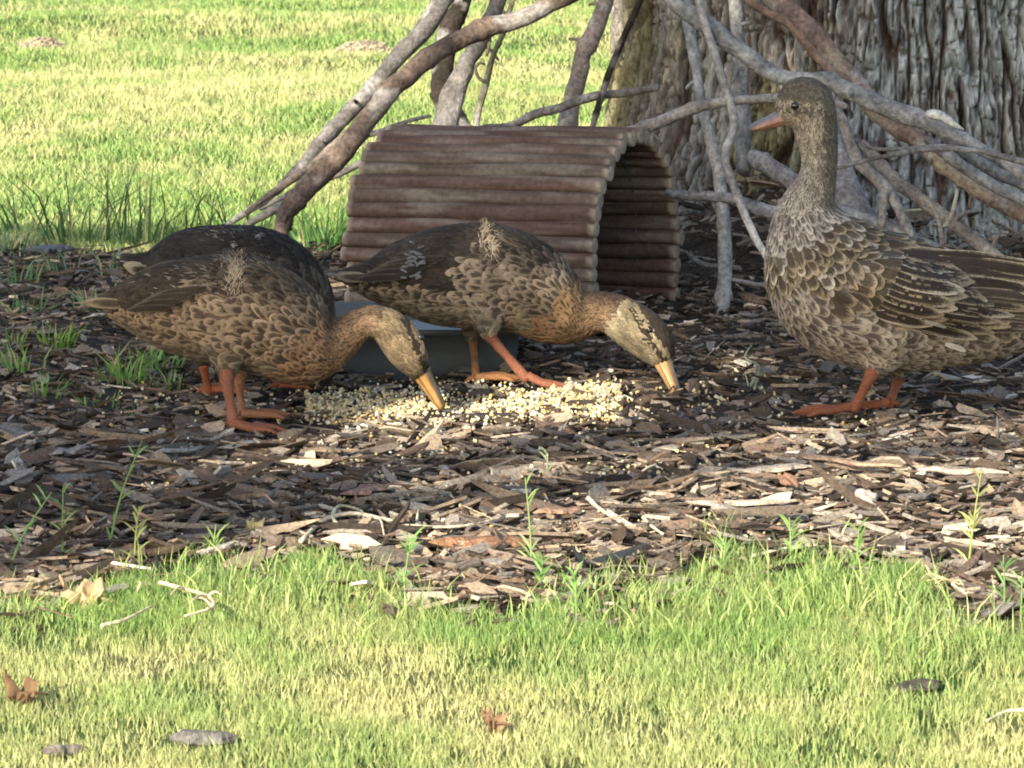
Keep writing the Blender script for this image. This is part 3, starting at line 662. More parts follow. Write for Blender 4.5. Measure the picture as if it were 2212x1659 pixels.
KV = .90
class Duck:
    def __init__(s, D, chain, extra=(), seed=1, h=.0034):
        s.D = D; s.ch = np.array([[*s.P(x, y, v), r * D / F] for x, y, v, r in chain]); s.h = h
        ex = [np.array([[*s.P(x, y, v), r * D / F] for x, y, v, r in e]) for e in extra]
        allp = np.vstack([s.ch] + ex); lo = (allp[:, :3] - allp[:, 3:]).min(0) - .02; hi = (allp[:, :3] + allp[:, 3:]).max(0) + .02
        n = np.ceil((hi - lo) / h).astype(int) + 1; s.lo = lo; s.n = n
        g = np.stack(np.meshgrid(*[lo[i] + h * np.arange(n[i]) for i in range(3)], indexing='ij'), -1)
        f = np.full(g.shape[:3], 1.)
        for c in [s.ch] + ex:
            c = catmull(c, len(c) * 3) if len(c) > 2 else c
            for a, b in zip(c[:-1], c[1:]):
                ab = b[:3] - a[:3]; L2 = ab @ ab + 1e-12; R = max(a[3], b[3]) + .03
                l = np.clip(((np.minimum(a, b)[:3] - R - lo) / h).astype(int), 0, n); u = np.clip(((np.maximum(a, b)[:3] + R - lo) / h).astype(int) + 2, 0, n)
                gs = g[l[0]:u[0], l[1]:u[1], l[2]:u[2]]; t = np.clip(((gs - a[:3]) @ ab) / L2, 0, 1)
                d = np.linalg.norm(gs - a[:3] - t[..., None] * ab, axis=-1) - (a[3] + (b[3] - a[3]) * t)
                v = f[l[0]:u[0], l[1]:u[1], l[2]:u[2]]; np.minimum(v, d, out=v)
        f = np.minimum(f, .05)
        for _ in range(3):
            for ax in range(3):
                p = np.concatenate([np.take(f, [0], ax), f, np.take(f, [-1], ax)], ax); m = f.shape[ax]
                f = .25 * np.take(p, range(0, m), ax) + .5 * np.take(p, range(1, m + 1), ax) + .25 * np.take(p, range(2, m + 2), ax)
        s.f = f; s.V, s.Q = surface_nets(f, lo, h)
    def P(s, x, y, v=0):
        p = W(x, y, s.D - v); return np.array([p[0], (p[1] - s.D) / KV, p[2]])
    def out(s, p): q = np.array(p, float); q[..., 1] = q[..., 1] * KV + s.D; return q
    def val(s, p):
        q = (p - s.lo) / s.h; q = np.clip(q, 0, s.n - 1.001); i = q.astype(int); t = q - i; r = 0
        for dx in (0, 1):
            for dy in (0, 1):
                for dz in (0, 1):
                    w = (t[..., 0] if dx else 1 - t[..., 0]) * (t[..., 1] if dy else 1 - t[..., 1]) * (t[..., 2] if dz else 1 - t[..., 2])
                    r = r + w * s.f[i[..., 0] + dx, i[..., 1] + dy, i[..., 2] + dz]
        return r
    def grad(s, p):
        e = s.h * .8; g = np.stack([s.val(p + np.eye(3)[k] * e) - s.val(p - np.eye(3)[k] * e) for k in range(3)], -1)
        return g / (np.linalg.norm(g, axis=-1, keepdims=True) + 1e-9)
    def proj(s, p, it=2):
        for _ in range(it): p = p - s.grad(p) * s.val(p)[..., None]
        return p
    def info(s, p):
        """chain coordinate, relative height (-1..1), tangent toward the tail"""
        best = np.full(len(p), 9.); sc_ = np.zeros(len(p)); hh = np.zeros(len(p)); T = np.zeros((len(p), 3))
        for i, (a, b) in enumerate(zip(s.ch[:-1], s.ch[1:])):
            ab = b[:3] - a[:3]; t = np.clip(((p - a[:3]) @ ab) / (ab @ ab), 0, 1); c = a[:3] + t[:, None] * ab; r = a[3] + (b[3] - a[3]) * t
            d = np.linalg.norm(p - c, axis=1) - r; m = d < best; best = np.where(m, d, best); sc_ = np.where(m, i + t, sc_)
            hh = np.where(m, (p[:, 2] - c[:, 2]) / r, hh); T[m] = -ab / np.linalg.norm(ab)
        return sc_, hh, T

def lerp(x, xs, ys):
    ys = np.asarray(ys, float)
    return np.interp(x, xs, ys) if ys.ndim == 1 else np.stack([np.interp(x, xs, ys[:, k]) for k in range(ys.shape[1])], -1)

def feathers(dk, region, n_try, seed, mask=None, noproj=False):
    """returns V, Q, attrs of overlapping small feathers set over the surface"""
    r = np.random.default_rng(seed); V, Q = dk.V, dk.Q
    a, b, c, d = (V[Q[:, i]] for i in range(4)); ar = np.linalg.norm(np.cross(c - a, d - b), axis=1)
    f = r.choice(len(Q), n_try, p=ar / ar.sum()); u, v = r.random((2, n_try, 1))
    p = (a[f] * (1 - u) + b[f] * u) * (1 - v) + (d[f] * (1 - u) + c[f] * u) * v
    s, h, T = dk.info(p); reg = region(p, s, h, r)
    sp = reg["W"] * reg.get("sp", .8) * np.ones(n_try)
    # dart throwing
    keep = []; cell = .004; grid = {}
    key = np.floor(p / cell).astype(int)
    m0 = reg["ok"] if "ok" in reg else np.ones(n_try, bool)
    for i in range(n_try):
        if not m0[i]: continue
        k = key[i]; rad = sp[i]; R = int(rad / cell) + 1; good = True
        for x in range(k[0] - R, k[0] + R + 1):
            for y in range(k[1] - R, k[1] + R + 1):
                for z in range(k[2] - R, k[2] + R + 1):
                    g = grid.get((x, y, z))
                    if g:
                        for j in g:
                            dd = p[i] - p[j]
                            if dd @ dd < rad * rad: good = False; break
                    if not good: break
                if not good: break
            if not good: break
        if good: grid.setdefault(tuple(k), []).append(i); keep.append(i)
    k = np.array(keep); p = dk.proj(p[k]); N = dk.grad(p); T = T[k]; reg = {q_: (np.asarray(w_)[k] if np.ndim(w_) and len(np.asarray(w_)) == n_try else w_) for q_, w_ in reg.items()}
    n = len(k); T = T + reg.get("dir", np.zeros((1, 3)))
    T = T + r.normal(0, 1, (n, 3)) * (np.ones(n) * reg.get("jit", .12))[:, None]
    T = T - N * (T * N).sum(1)[:, None]; T /= np.linalg.norm(T, axis=1)[:, None] + 1e-9; S = np.cross(N, T)
    L = (np.ones(n) * reg["L"]) * r.uniform(.72, 1.28, n); Wd = np.ones(n) * reg["W"] * r.uniform(.75, 1.25, n)
    tl = np.array([0, .25, .5, .75, .92, 1.]); wl = np.array([.5, .85, 1., .95, .68, .22]); sl_ = np.array([-1, -.5, 0, .5, 1])
    if np.median(L) < .012: tl = np.array([0, .5, .85, 1.]); wl = np.array([.6, 1., .75, .25]); sl_ = np.array([-1, 0, 1.])
    t = tl[None, :, None, None]; w = wl[None, :, None, None]; ss = sl_[None, None, :, None]
    X = p[:, None, None] + T[:, None, None] * (L[:, None, None, None] * t) + S[:, None, None] * (Wd[:, None, None, None] * .5 * w * ss)
    X = X.reshape(n, -1, 3); sh = X.shape; fl = X.reshape(-1, 3); pf = dk.proj(fl, 2)
    hug = reg.get("hug", 1.) * np.ones(n); hug = np.repeat(hug, sh[1])[:, None]; fl = fl * (1 - hug) + pf * hug; nn = dk.grad(fl)
    lift = (np.ones(n) * reg.get("lift", .0016))[:, None, None] * (t[..., 0] ** 1.2) - .0006 * (ss[..., 0] ** 2) * np.minimum(1, Wd / .01)[:, None, None] + .0004
    lift = np.broadcast_to(lift, (n, len(tl), len(sl_))).reshape(-1, 1); X = fl + nn * lift
    nt, ns = len(tl), len(sl_); i = np.arange(nt * ns).reshape(nt, ns)
    q = np.stack([i[:-1, :-1], i[:-1, 1:], i[1:, 1:], i[1:, :-1]], -1).reshape(-1, 4); Qf = (np.arange(n)[:, None, None] * nt * ns + q).reshape(-1, 4)
    uvv = np.stack(np.broadcast_arrays(ss[..., 0] * np.ones_like(t[..., 0]), t[..., 0] * np.ones_like(ss[..., 0])), -1).reshape(1, nt * ns, 2)
    uvv = np.repeat(uvv, n, 0).reshape(-1, 2); uvv[:, 0] *= np.repeat(reg.get('ss', 1.) * np.ones(n), nt * ns)
    bj = r.uniform(1 - reg.get("cj", .15), 1 + reg.get("cj", .15), (n, 1)); m = nt * ns
    at = {"fd": np.repeat((reg["d"] * .90 + reg["r"] * .10) * bj, m, 0), "fr": np.repeat(reg["r"] * bj, m, 0), "frw": np.repeat(np.ones(n) * reg["rw"] * r.uniform(.7, 1.3, n), m), "fuv": uvv, "fid": np.repeat(r.random(n) * 50, m)}
    return X, Qf, at

def join(parts):
    V = []; Qs = []; at = {}; off = 0
    for v, q, a in parts:
        V.append(v); Qs.append(q + off); off += len(v)
        for k in ("fd", "fr", "frw", "fuv", "fid"): at.setdefault(k, []).append(a[k])
    return np.vstack(V), [np.vstack(Qs)], {k: np.concatenate(v) for k, v in at.items()}

def body_base(dk, region):
    s, h, T = dk.info(dk.V); rg = region(dk.V, s, h, np.random.default_rng(1)); n = len(dk.V)
    c = (rg["d"] * .6 + rg["r"] * .4) * np.ones((n, 3))
    return dk.V, dk.Q, {"fd": c, "fr": c, "frw": np.zeros(n), "fuv": np.tile([0., .2], (n, 1)), "fid": np.zeros(n)}

def long_feathers(dk, specs, seed=0):
    """individually laid wing/tail feathers: (start px, end px, v side offsets, width m, dark, rim, rimw)"""
    parts = []; r = np.random.default_rng(seed)
    def hugp(p, v, t, k):
        if abs(v) < .03: return p
        sg = -np.sign(v); q = np.array([p[0], sg * .12, p[2]])
        for _ in range(10): q[1] -= sg * max(float(dk.val(q)), 0) * .8
        if float(dk.val(q)) < .004:
            p = p.copy(); p[1] = sg * max(abs(q[1]) + .0028 + .0022 * t + .00025 * k, abs(p[1]) if np.sign(p[1]) == sg else 0)
        return p
    for (x0, y0, v0, x1, y1, v1, w, d, rm, rw, bend) in specs:
        a = dk.P(x0, y0, v0); b = dk.P(x1, y1, v1); ax = b - a; L = np.linalg.norm(ax); ax /= L
        out = np.array([0, -np.sign(v0 if v0 else .001), .25]); up = np.cross(ax, out); up /= np.linalg.norm(up); nrm = np.cross(up, ax)
        if abs(v0) < .012: nrm = np.array([0, 0, 1.]); up = np.cross(nrm, ax); up /= np.linalg.norm(up)
        tl = np.linspace(0, 1, 9); wl = np.array([.5, .8, .95, 1., 1., .98, .9, .65, .15]); sl_ = np.array([-1, -.5, 0, .5, 1]); V = []
        for t, ww in zip(tl, wl):
            for s_ in sl_: V.append(hugp(a + ax * L * t + up * (w / 2 * ww * s_) + nrm * (bend * 4 * t * (1 - t) - .0012 * s_ * s_ + .001), v0, t, len(parts)))
        nt, ns = 9, 5; i = np.arange(nt * ns).reshape(nt, ns); q = np.stack([i[:-1, :-1], i[:-1, 1:], i[1:, 1:], i[1:, :-1]], -1).reshape(-1, 4)
        uvv = np.array([[s_, t] for t in tl for s_ in sl_]); m = nt * ns; bj = r.uniform(.85, 1.15)
        parts.append((np.array(V), q, {"fd": np.tile(np.array(d) * bj, (m, 1)), "fr": np.tile(np.array(rm) * bj, (m, 1)), "frw": np.full(m, rw), "fuv": uvv, "fid": np.full(m, r.random() * 50)}))
    return parts

def bill(dk, root, base, tip, v0, v1, wb, wt, hb, ht, upc, loc, sidec=None):
    a = dk.out(dk.P(*base, v0)); b = dk.out(dk.P(*tip, v1)); ax = b - a; L = np.linalg.norm(ax); ax /= L
    side = np.array([0, 1, 0.]) - ax * ax[1]; side /= np.linalg.norm(side); up = np.cross(side, ax); up *= np.sign(up[2]) if abs(up[2]) > .15 else (np.sign(-ax[0]) * np.sign(up[0]) * -1 if False else np.sign(up[2] + 1e-9))
    ts = np.array([0, .12, .3, .5, .7, .85, .95, 1.]); ww = np.interp(ts, [0, .3, .6, .85, .95, 1], [wb, wb * .84, wt * .9, wt, wt * .8, wt * .25]); hh = np.interp(ts, [0, .2, .5, .85, .95, 1], [hb, hb * .78, ht * 1.35, ht, ht * .8, ht * .45])
    V = []; C = []; ns = 20
    for t, w, h in zip(ts, ww, hh):
        for k in range(ns):
            an = 2 * pi * k / ns; cs, sn = cos(an), sin(an)
            z = sn * (h * .62 if sn > 0 else h * .38)
            V.append(a + ax * L * t + side * cs * w / 2 + up * z)
            sd = np.array(sidec if sidec is not None else upc)
            col = np.array(upc) if sn > .55 else (sd if sn > -.35 else np.array(loc))
            if -.42 < sn < -.18: col = np.array(sd) * .35
            if t > .93: col = col * .6
            C.append(col)
    V = np.array(V); C = np.array(C); n = len(ts); i = np.arange(n * ns).reshape(n, ns); j = np.roll(i, -1, 1); Q = np.stack([i[:-1], j[:-1], j[1:], i[1:]], -1).reshape(-1, 4)
    V = np.vstack([V, V[-ns:].mean(0)]); C = np.vstack([C, C[-1]]); T = np.stack([i[-1], j[-1], np.full(ns, len(V) - 1)], -1)
    o = mesh("bill", V, [Q, T], M_bill, root, True, {"col": C})
    # nostrils
    for sg in (-1, 1):
        p = a + ax * L * .25 + up * hb * .38 * .62 + side * sg * wb * .26; v, f = tube_geo([p - ax * .003, p + ax * .003], [.0012, .0008], 8)
        mesh("nostril", v, f, M_eye, o)
    return o

def eye(dk, root, x, y, v, r=.0045):
    for sg in (1, -1):
        p = dk.P(x, y, v + .06 * sg); 
        for _ in range(8): p = p + np.array([0, 1, 0]) * sg * np.maximum(dk.val(p), 0) * .7
        p = dk.out(p); n = 10; V = []; Fq = []
        for i in range(1, n):
            for k in range(14):
                t = pi * i / n; a = 2 * pi * k / 14; V.append(p + r * np.array([sin(t) * cos(a), cos(t) * .7, sin(t) * sin(a)]))
        i = np.arange((n - 1) * 14).reshape(n - 1, 14); j = np.roll(i, -1, 1); Q = np.stack([i[:-1], j[:-1], j[1:], i[1:]], -1).reshape(-1, 4)
        V = np.array(V + [p + [0, r * .7, 0], p - [0, r * .7, 0]]); T = np.vstack([np.stack([j[0], i[0], np.full(14, len(V) - 2)], -1), np.stack([i[-1], j[-1], np.full(14, len(V) - 1)], -1)])
        mesh("eye", V, [Q, T], M_eye, root)

def leg(root, top, hock, ankle, toe_dir, span=.052, col=(.50, .15, .05), rt=.0062, spread=.5, fwd_only=None):
    """top, hock, ankle: world points; ankle close to the ground; toe_dir: heading angle on the ground"""
    top, hock, ankle = map(np.array, (top, hock, ankle)); col = np.array(col)
    C = catmull([top, hock, hock * .5 + ankle * .5, ankle], 26); R = np.interp(np.linspace(0, 1, len(C)), [0, .3, .42, .65, .93, 1], [rt * .9, rt * 1.15, rt * .9, rt * .72, rt * .95, rt * .8])
    V, Fs = tube_geo(C, R, 14, .06, 2); cc = col * (.8 + .4 * f2(V[:, 0] * 150, V[:, 2] * 220, 220, 2))[:, None]
    L = mesh("leg", V, Fs, M_skin, root, True, {"col": cc})
    parts = []; tips = []; g = float(G(ankle[0], ankle[1])) + .012; ankle = ankle + np.array([0, 0, .006])
    for k, da in enumerate((-spread, 0, spread)):
        a = toe_dir + da; ln = span * (1.0 if da == 0 else .88); d = np.array([cos(a), sin(a), 0]); tip = np.array([ankle[0], ankle[1], 0]) + d * ln; tip[2] = max(g, float(G(tip[0], tip[1])) + .004)
        m1 = ankle * .62 + tip * .38; m1[2] = max(ankle[2] * .7, g + .004); m2 = ankle * .28 + tip * .72; m2[2] = g + .004
        c = catmull([ankle, m1, m2, tip], 16); n = len(c); rr = np.interp(np.linspace(0, 1, n), [0, .35, .45, .7, .92, 1], [.0058, .0042, .0048, .0036, .0028, .0008]); v, f = tube_geo(c, rr, 10, .06, k)
        v = v[:]; parts.append((v, f, col * (1.0 if k != 1 else .92))); tips.append((m1, m2, tip))
        cl = np.array([tip, tip + d * .005 + [0, 0, .001], tip + d * .008 - [0, 0, .002]]); v, f = tube_geo(cl, [.0014, .001, .0004], 6); parts.append((v, f, (.06, .04, .03)))
    for A, B in ((0, 1), (1, 2)):
        rows = []
        for t in np.linspace(0, 1, 6):
            pa = np.array([ankle, tips[A][0], tips[A][1], tips[A][1] * .25 + tips[A][2] * .75]); pb = np.array([ankle, tips[B][0], tips[B][1], tips[B][1] * .25 + tips[B][2] * .75])
            rows.append(catmull(pa * (1 - t) + pb * t, 12) - np.array([0, 0, .0022 * sin(pi * t)]) - np.array([cos(toe_dir), sin(toe_dir), 0]) * .006 * sin(pi * t) * np.linspace(0, 1, 12)[:, None])
        R_ = np.array(rows); a_, b_ = R_.shape[:2]
        for off in (0, -.0012):
            i = np.arange(a_ * b_).reshape(a_, b_); parts.append(((R_ + [0, 0, off]).reshape(-1, 3), [np.stack([i[:-1, :-1], i[:-1, 1:], i[1:, 1:], i[1:, :-1]], -1).reshape(-1, 4)], col * .82))
    d = -np.array([cos(toe_dir), sin(toe_dir), 0]); h = np.array([ankle, ankle + d * .009 + [0, 0, -.001], ankle + d * .016 + [0, 0, -.005]]); v, f = tube_geo(h, [.0035, .003, .001], 8); parts.append((v, f, col * .85))
    V, Fs, C = merge(parts); mesh("foot", V, Fs, M_skin, L, True, {"col": C})

A3 = lambda *c: np.array(c)
# ---- tall standing duck -------------------------------------------------
def duck_tall():
    root = empty("duck", (*GP(1880, 898), 0), "tall mottled brown duck standing upright at the right, facing left", "duck", "mallard ducks around the feed")
    ch = [(2350, 700, 0, 8), (2280, 702, 0, 28), (2210, 704, 0, 50), (2135, 697, 0, 82), (2055, 681, 0, 112), (1975, 664, 0, 139), (1895, 650, 0, 151), (1830, 632, 0, 148), (1787, 590, 0, 134), (1752, 518, 0, 92),
          (1742, 458, 0, 62), (1760, 408, .002, 45), (1769, 366, .003, 39), (1769, 320, .004, 41), (1761, 274, .005, 47), (1752, 226, .006, 50), (1728, 216, .007, 48), (1706, 242, .008, 32)]
    ex = [[(1940, 700, .045, 70), (1905, 775, .042, 36), (1885, 800, .04, 20)], [(1960, 700, -.045, 66), (1945, 775, -.042, 34), (1940, 806, -.04, 18)],
          [(1880, 600, .055, 55), (1980, 640, .062, 66), (2090, 665, .045, 42)], [(1880, 600, -.055, 55), (1980, 640, -.062, 66), (2090, 665, -.045, 42)]]
    dk = Duck(5.0, ch, ex, 3)
    def reg(p, s, h, r):
        n = len(p); one = np.ones(n); 
        L = lerp(s, [0, 3, 5, 7.5, 8.6, 9.5, 10.5, 12, 18], [.03, .032, .030, .026, .020, .013, .010, .0085, .0065]); Wd = lerp(s, [0, 3, 5, 7.5, 8.6, 9.5, 10.5, 12, 18], [.012, .014, .0145, .0125, .0095, .006, .0042, .0034, .0028])
        dark = lerp(s, [0, 5, 8, 10, 12, 15, 18], [[.07, .053, .040], [.062, .048, .036], [.075, .057, .042], [.085, .067, .050], [.10, .085, .064], [.10, .084, .063], [.13, .10, .07]])
        rm = lerp(s, [0, 4, 7, 9, 11, 13, 15, 18], [[.28, .225, .16], [.31, .25, .175], [.39, .325, .25], [.44, .375, .305], [.33, .285, .22], [.30, .26, .195], [.31, .265, .195], [.35, .28, .20]])
        rw = lerp(s, [0, 3, 7, 8.5, 9.5, 11, 18], [.30, .33, .40, .50, .5, .55, .55])
        low = np.clip((-h - .35) / .4, 0, 1); up = np.clip((h - .05) / .35, 0, 1) * (s < 8)
        rw = rw + low * .22 * (s < 8) - up * .12; L = L * (1 - low * .35 * (s < 8) + up * .25); Wd = Wd * (1 - low * .35 * (s < 8))
        dark = dark * (1 - .30 * up)[:, None]; rm = rm * (1 - .12 * up)[:, None]
        # nape and crown darker, eye line
        bx = (p[:, 0] - dk.P(1768, 300)[0]); nape = ((s > 9.3) & (s < 13.6) & (p[:, 0] > np.interp(p[:, 2], [dk.P(0, 500)[2], dk.P(0, 400)[2], dk.P(0, 300)[2], dk.P(0, 200)[2]], [dk.P(1765, 0)[0], dk.P(1778, 0)[0], dk.P(1782, 0)[0], dk.P(1770, 0)[0]])))
        crown = (s > 13) & ((p[:, 2] > dk.P(0, 212)[2]) | (p[:, 0] > dk.P(1778, 0)[0]))
        k = (nape * .62 + crown * .68).clip(0, .75)[:, None]; dark = dark * (1 - k * .55) ; rm = (rm * np.where(s > 9.5, 1.12, 1.)[:, None]) * (1 - k) + dark * k
        ey = (s > 13.0) & (np.abs(p[:, 2] - dk.P(0, 234)[2] - (p[:, 0] - dk.P(1722, 0)[0]) * .12) < .0032) & (p[:, 0] < dk.P(1775, 0)[0])
        rm = np.where(ey[:, None], rm * .45, rm)
        ck = (s > 12.5) & (p[:, 0] < dk.P(1762, 0)[0]) & ~ey & (p[:, 2] < dk.P(0, 216)[2]); rm = np.where(ck[:, None], rm * 1.2, rm)
        pale = (r.random(n) < .03) & (up > .5); rm = np.where(pale[:, None], A3(.55, .47, .34), rm)
        return dict(L=L, W=Wd, d=dark, r=rm, rw=rw, lift=np.minimum(.0020, L * .08), jit=np.where(s > 9, .35, .2), cj=.28, ss=np.where(s > 9, 1., .8), sp=np.where(s > 9, .62, .66))
    parts = [body_base(dk, reg), feathers(dk, reg, 26000, 11)]
    V, Fs, at = join(parts); mesh("body", dk.out(V), Fs, M_feather, root, True, at)
    dkc, rmc = (.042, .031, .023), (.27, .205, .125)
    for sg in (1, -1):
        sp = []; r = np.random.default_rng(5)
        # primaries, long and plain, then tertials and greater coverts over them
        for k in range(10): sp.append((2035 + k * 5, 706 - k * 9, .052 * sg, 2300 + k * 7, 712 - k * 6, (.020 - .0012 * k) * sg, .0125, (.060, .046, .034), (.22, .17, .11), .16, .004))
        for k in range(13): sp.append((1950 + k * 7, 690 - k * 12, (.060 - .002 * k) * sg, 2110 + k * 15 + 22 * (k % 3), 730 - k * 12, (.046 - .002 * k) * sg, .0165, dkc, (.30, .235, .145) if k % 4 else (.44, .37, .26), .20, .003))
        for k in range(11): sp.append((1890 + k * 6, 672 - k * 13, (.066 - .003 * k) * sg, 2010 + k * 11 + 18 * (k % 2), 696 - k * 13, (.060 - .004 * k) * sg, .0175, dkc, (.33, .26, .16) if k % 3 else (.50, .42, .30), .22, .002))
        sp.append((2040, 742, .060 * sg, 2085, 757, .048 * sg, .007, (.55, .5, .42), (.6, .56, .48), .3, .004))
        sp.append((1995, 690, .074 * sg, 2042, 704, .064 * sg, .005, (.5, .45, .36), (.6, .55, .45), .3, .004))
        pr = long_feathers(dk, sp, 3)
        def wreg(p, s, h, r_):
            ok = (np.sign(-p[:, 1]) == sg) & (s > 3.6) & (s < 8.1) & (h > .02) & (np.abs(p[:, 1]) > .012)
            g = reg(p, s, h, r_); g["ok"] = ok; g["L"] = lerp(s, [3.5, 5, 7, 8], [.060, .052, .040, .028]); g["W"] = lerp(s, [3.5, 5, 7, 8], [.019, .019, .017, .013]); g["lift"] = .0045; g["rw"] = lerp(s, [3.5, 6, 8], [.12, .16, .26]) * np.ones(len(p))
            g["jit"] = .10; g["dir"] = np.array([[0, 0, -.12]]); g["d"] = np.tile(A3(.050, .036, .025), (len(p), 1)); g["r"] = np.where(r_.random((len(p), 1)) < .12, A3(.58, .50, .36), A3(.36, .28, .17)); return g
        pr.append(feathers(dk, wreg, 16000, 21 + sg))
        V, Fs, at = join(pr); mesh("wing", dk.out(V), Fs, M_feather, root, True, at)
    sp = []
    for k in range(-4, 5): sp.append((2190, 712 - abs(k) * 2, k * .006, 2395 - abs(k) * 12, 700 - abs(k) * 3, k * .013, .020, (.09, .068, .046), (.36, .30, .2), .3, .004))
    V, Fs, at = join(long_feathers(dk, sp, 8)); mesh("tail", dk.out(V), Fs, M_feather, root, True, at)
    bill(dk, root, (1706, 253), (1619, 281), .008, .014, .021, .023, .0265, .0115, (.19, .165, .17), (.40, .19, .11), (.38, .20, .13))
    eye(dk, root, 1722, 235, .007, .0052)
    o = (.31, .112, .056)
    leg(root, W(1895, 790, 4.96), W(1880, 814, 4.95), [*GP(1842, 916), .014][:2] + [.016], pi + .12, .075, o, .0078, .38)
    leg(root, W(1945, 800, 5.05), W(1940, 822, 5.05), [*GP(1918, 903), .0][:2] + [.014], pi + .02, .04, (.34, .115, .05), .0070, .45)
duck_tall()

# ---- feeding ducks ------------------------------------------------------
def feeding(D, ch, ex, pal, root, seed, head0, eyeline, tuft=None, n=22000):
    dk = Duck(D, ch, ex, seed); nb = len(ch)
    def reg(p, s, h, r):
        m = len(p); e = 13.  # normalise: body 0..7, breast 8, neck 9..head0, head beyond
        L = lerp(s, [0, 3, 6, 8, 9, head0, nb], [.026, .026, .027, .016, .010, .0085, .0065]); Wd = lerp(s, [0, 3, 6, 8, 9, head0, nb], [.0075, .0095, .0125, .0085, .0055, .0036, .0028])
        dark = np.tile(pal["bar"], (m, 1)).astype(float); rm = np.tile(pal["tan"], (m, 1)).astype(float); nz = n3(p * 30 + seed, 230); rw = np.full(m, .42) + (nz - .5) * .3; edge = pal.get("edge", .05) + (nz - .5) * .35
        back = np.clip((h - edge - np.interp(s, [0, 4.6, 5.2, 9], [-.12, -.05, .75, .9])) / .12, 0, 1) * (s < head0 - .5)
        fz = np.clip((h - edge - .2) / .1, 0, 1)
        belly = np.clip((-h - .55 + (nz - .5) * .3) / .2, 0, 1) * (s < 7.5); breast = np.clip((s - 7.1) / .8, 0, 1) * np.clip((head0 - .2 - s), 0, 1)
        rear = np.clip((3.8 - s) / 1.2, 0, 1)
        rm = rm * (1 - rear[:, None] * .45) + A3(*pal["rear"]) * rear[:, None] * .45
        rm = rm * (1 - belly[:, None]) + A3(*pal["belly"]) * belly[:, None]; dark = dark * (1 - belly[:, None] * .6) + A3(*pal["belly"]) * .6 * belly[:, None] * .6
        rm = rm * (1 - breast[:, None]) + A3(*pal["breast"]) * breast[:, None]; rw = rw + .15 * breast
        bc = A3(*pal["back"]) * (.7 + .6 * nz)[:, None]
        dark = dark * (1 - back[:, None]) + bc * back[:, None]; rm = rm * (1 - back[:, None]) + bc * 1.45 * back[:, None]
        topdark = np.clip((h - .22) / .35, 0, 1) * (s > 5) * (s < head0 + .3); rm = rm * (1 - topdark[:, None] * .75) + A3(*pal["back"]) * topdark[:, None] * .75; dark = dark * (1 - topdark[:, None] * .4)
        neck = np.clip(s - 8.2, 0, 1) * (s <= head0); rm = rm * (1 - neck[:, None] * .7) + A3(*pal["neck"]) * neck[:, None] * .7; dark = dark * (1 - neck[:, None] * .5) + A3(*pal["neck"]) * .45 * neck[:, None] * .5
        hd = s > head0 - .15 + (nz - .5) * 1.2
        mt = (.55 + .9 * n3(p * 95 + seed, 233))[:, None]; rm = np.where(hd[:, None], A3(*pal["cheek"]) * mt, rm); dark = np.where(hd[:, None], A3(*pal["cheek"]) * .45, dark); rw = np.where(hd, .7, rw)
        # crown: the side away from the throat
        (x0, y0), (x1, y1) = eyeline; a = dk.P(x0, y0); b = dk.P(x1, y1); d = (b - a); nn = np.array([d[2], -d[0]]); nn /= np.linalg.norm(nn); nn *= np.sign(nn[0] + nn[1])
        q = (p[:, 0] - a[0]) * nn[0] + (p[:, 2] - a[2]) * nn[1]
        cr = hd & (q > .0085); st = hd & (np.abs(q + .0002) < .0028) & (s > head0 + .3); lt = hd & (q > .0030) & (q < .0082) & (s > head0 + .3)
        rm = np.where(cr[:, None], A3(*pal["crown"]), rm); dark = np.where(cr[:, None], A3(*pal["crown"]) * .7, dark)
        rm = np.where(st[:, None], A3(.030, .022, .015), rm); dark = np.where(st[:, None], A3(.022, .016, .012), dark); rm = np.where(lt[:, None], rm * 1.3, rm); dark = np.where(lt[:, None], dark * 1.4, dark)
        L = np.where(back > .5, L * .8, L); Wd = np.where(back > .5, Wd * .55, Wd)
        return dict(L=L, W=Wd, d=dark, r=rm, rw=rw, lift=np.minimum(.0024, L * .10), jit=np.where(back > .5, .5, np.where(s > 8, .32, .30)), cj=.28, ss=np.where((s < 8) & (back < .5), .85, 1.), sp=np.where(s > 8, .62, .64))
    parts = [body_base(dk, reg), feathers(dk, reg, n, seed + 40)]
    if tuft:
        tp = []; r = np.random.default_rng(seed)
        for (x, y, rx, ry, cnt, L, dx, dy) in tuft:
            P = np.array([dk.P(x + r.normal() * rx, y + r.normal() * ry, .10) for _ in range(cnt)])
            for _ in range(12): P = P + np.array([0, 1, 0]) * np.maximum(dk.val(P), 0)[:, None] * .8
            ok = np.abs(dk.val(P)) < .004; P = P[ok]; N = dk.grad(P)
            for i in range(len(P)):
                d = np.array([dx + r.normal() * .35, -.35 + r.normal() * .2, dy + r.normal() * .35]); d /= np.linalg.norm(d); s_ = np.cross(N[i], d); s_ /= np.linalg.norm(s_) + 1e-9
                l = L * r.uniform(.6, 1.3); w = .00045; d = d - N[i] * (d @ N[i]) * .75; V = np.array([P[i] + d * l * t + s_ * w * q_ * (1 - .7 * t) + N[i] * (.0022 + .0025 * t) for t in (0, .5, 1) for q_ in (-1, 1)])
                c = A3(*pal["down"]) * r.uniform(.7, 1.2); tp.append((V, np.array([[0, 1, 3, 2], [2, 3, 5, 4]]), {"fd": np.tile(c, (6, 1)), "fr": np.tile(c, (6, 1)), "frw": np.zeros(6), "fuv": np.tile([0., .3], (6, 1)), "fid": np.full(6, r.random())}))
        parts += tp
    V, Fs, at = join(parts); mesh("body", dk.out(V), Fs, M_feather, root, True, at)
    return dk, reg

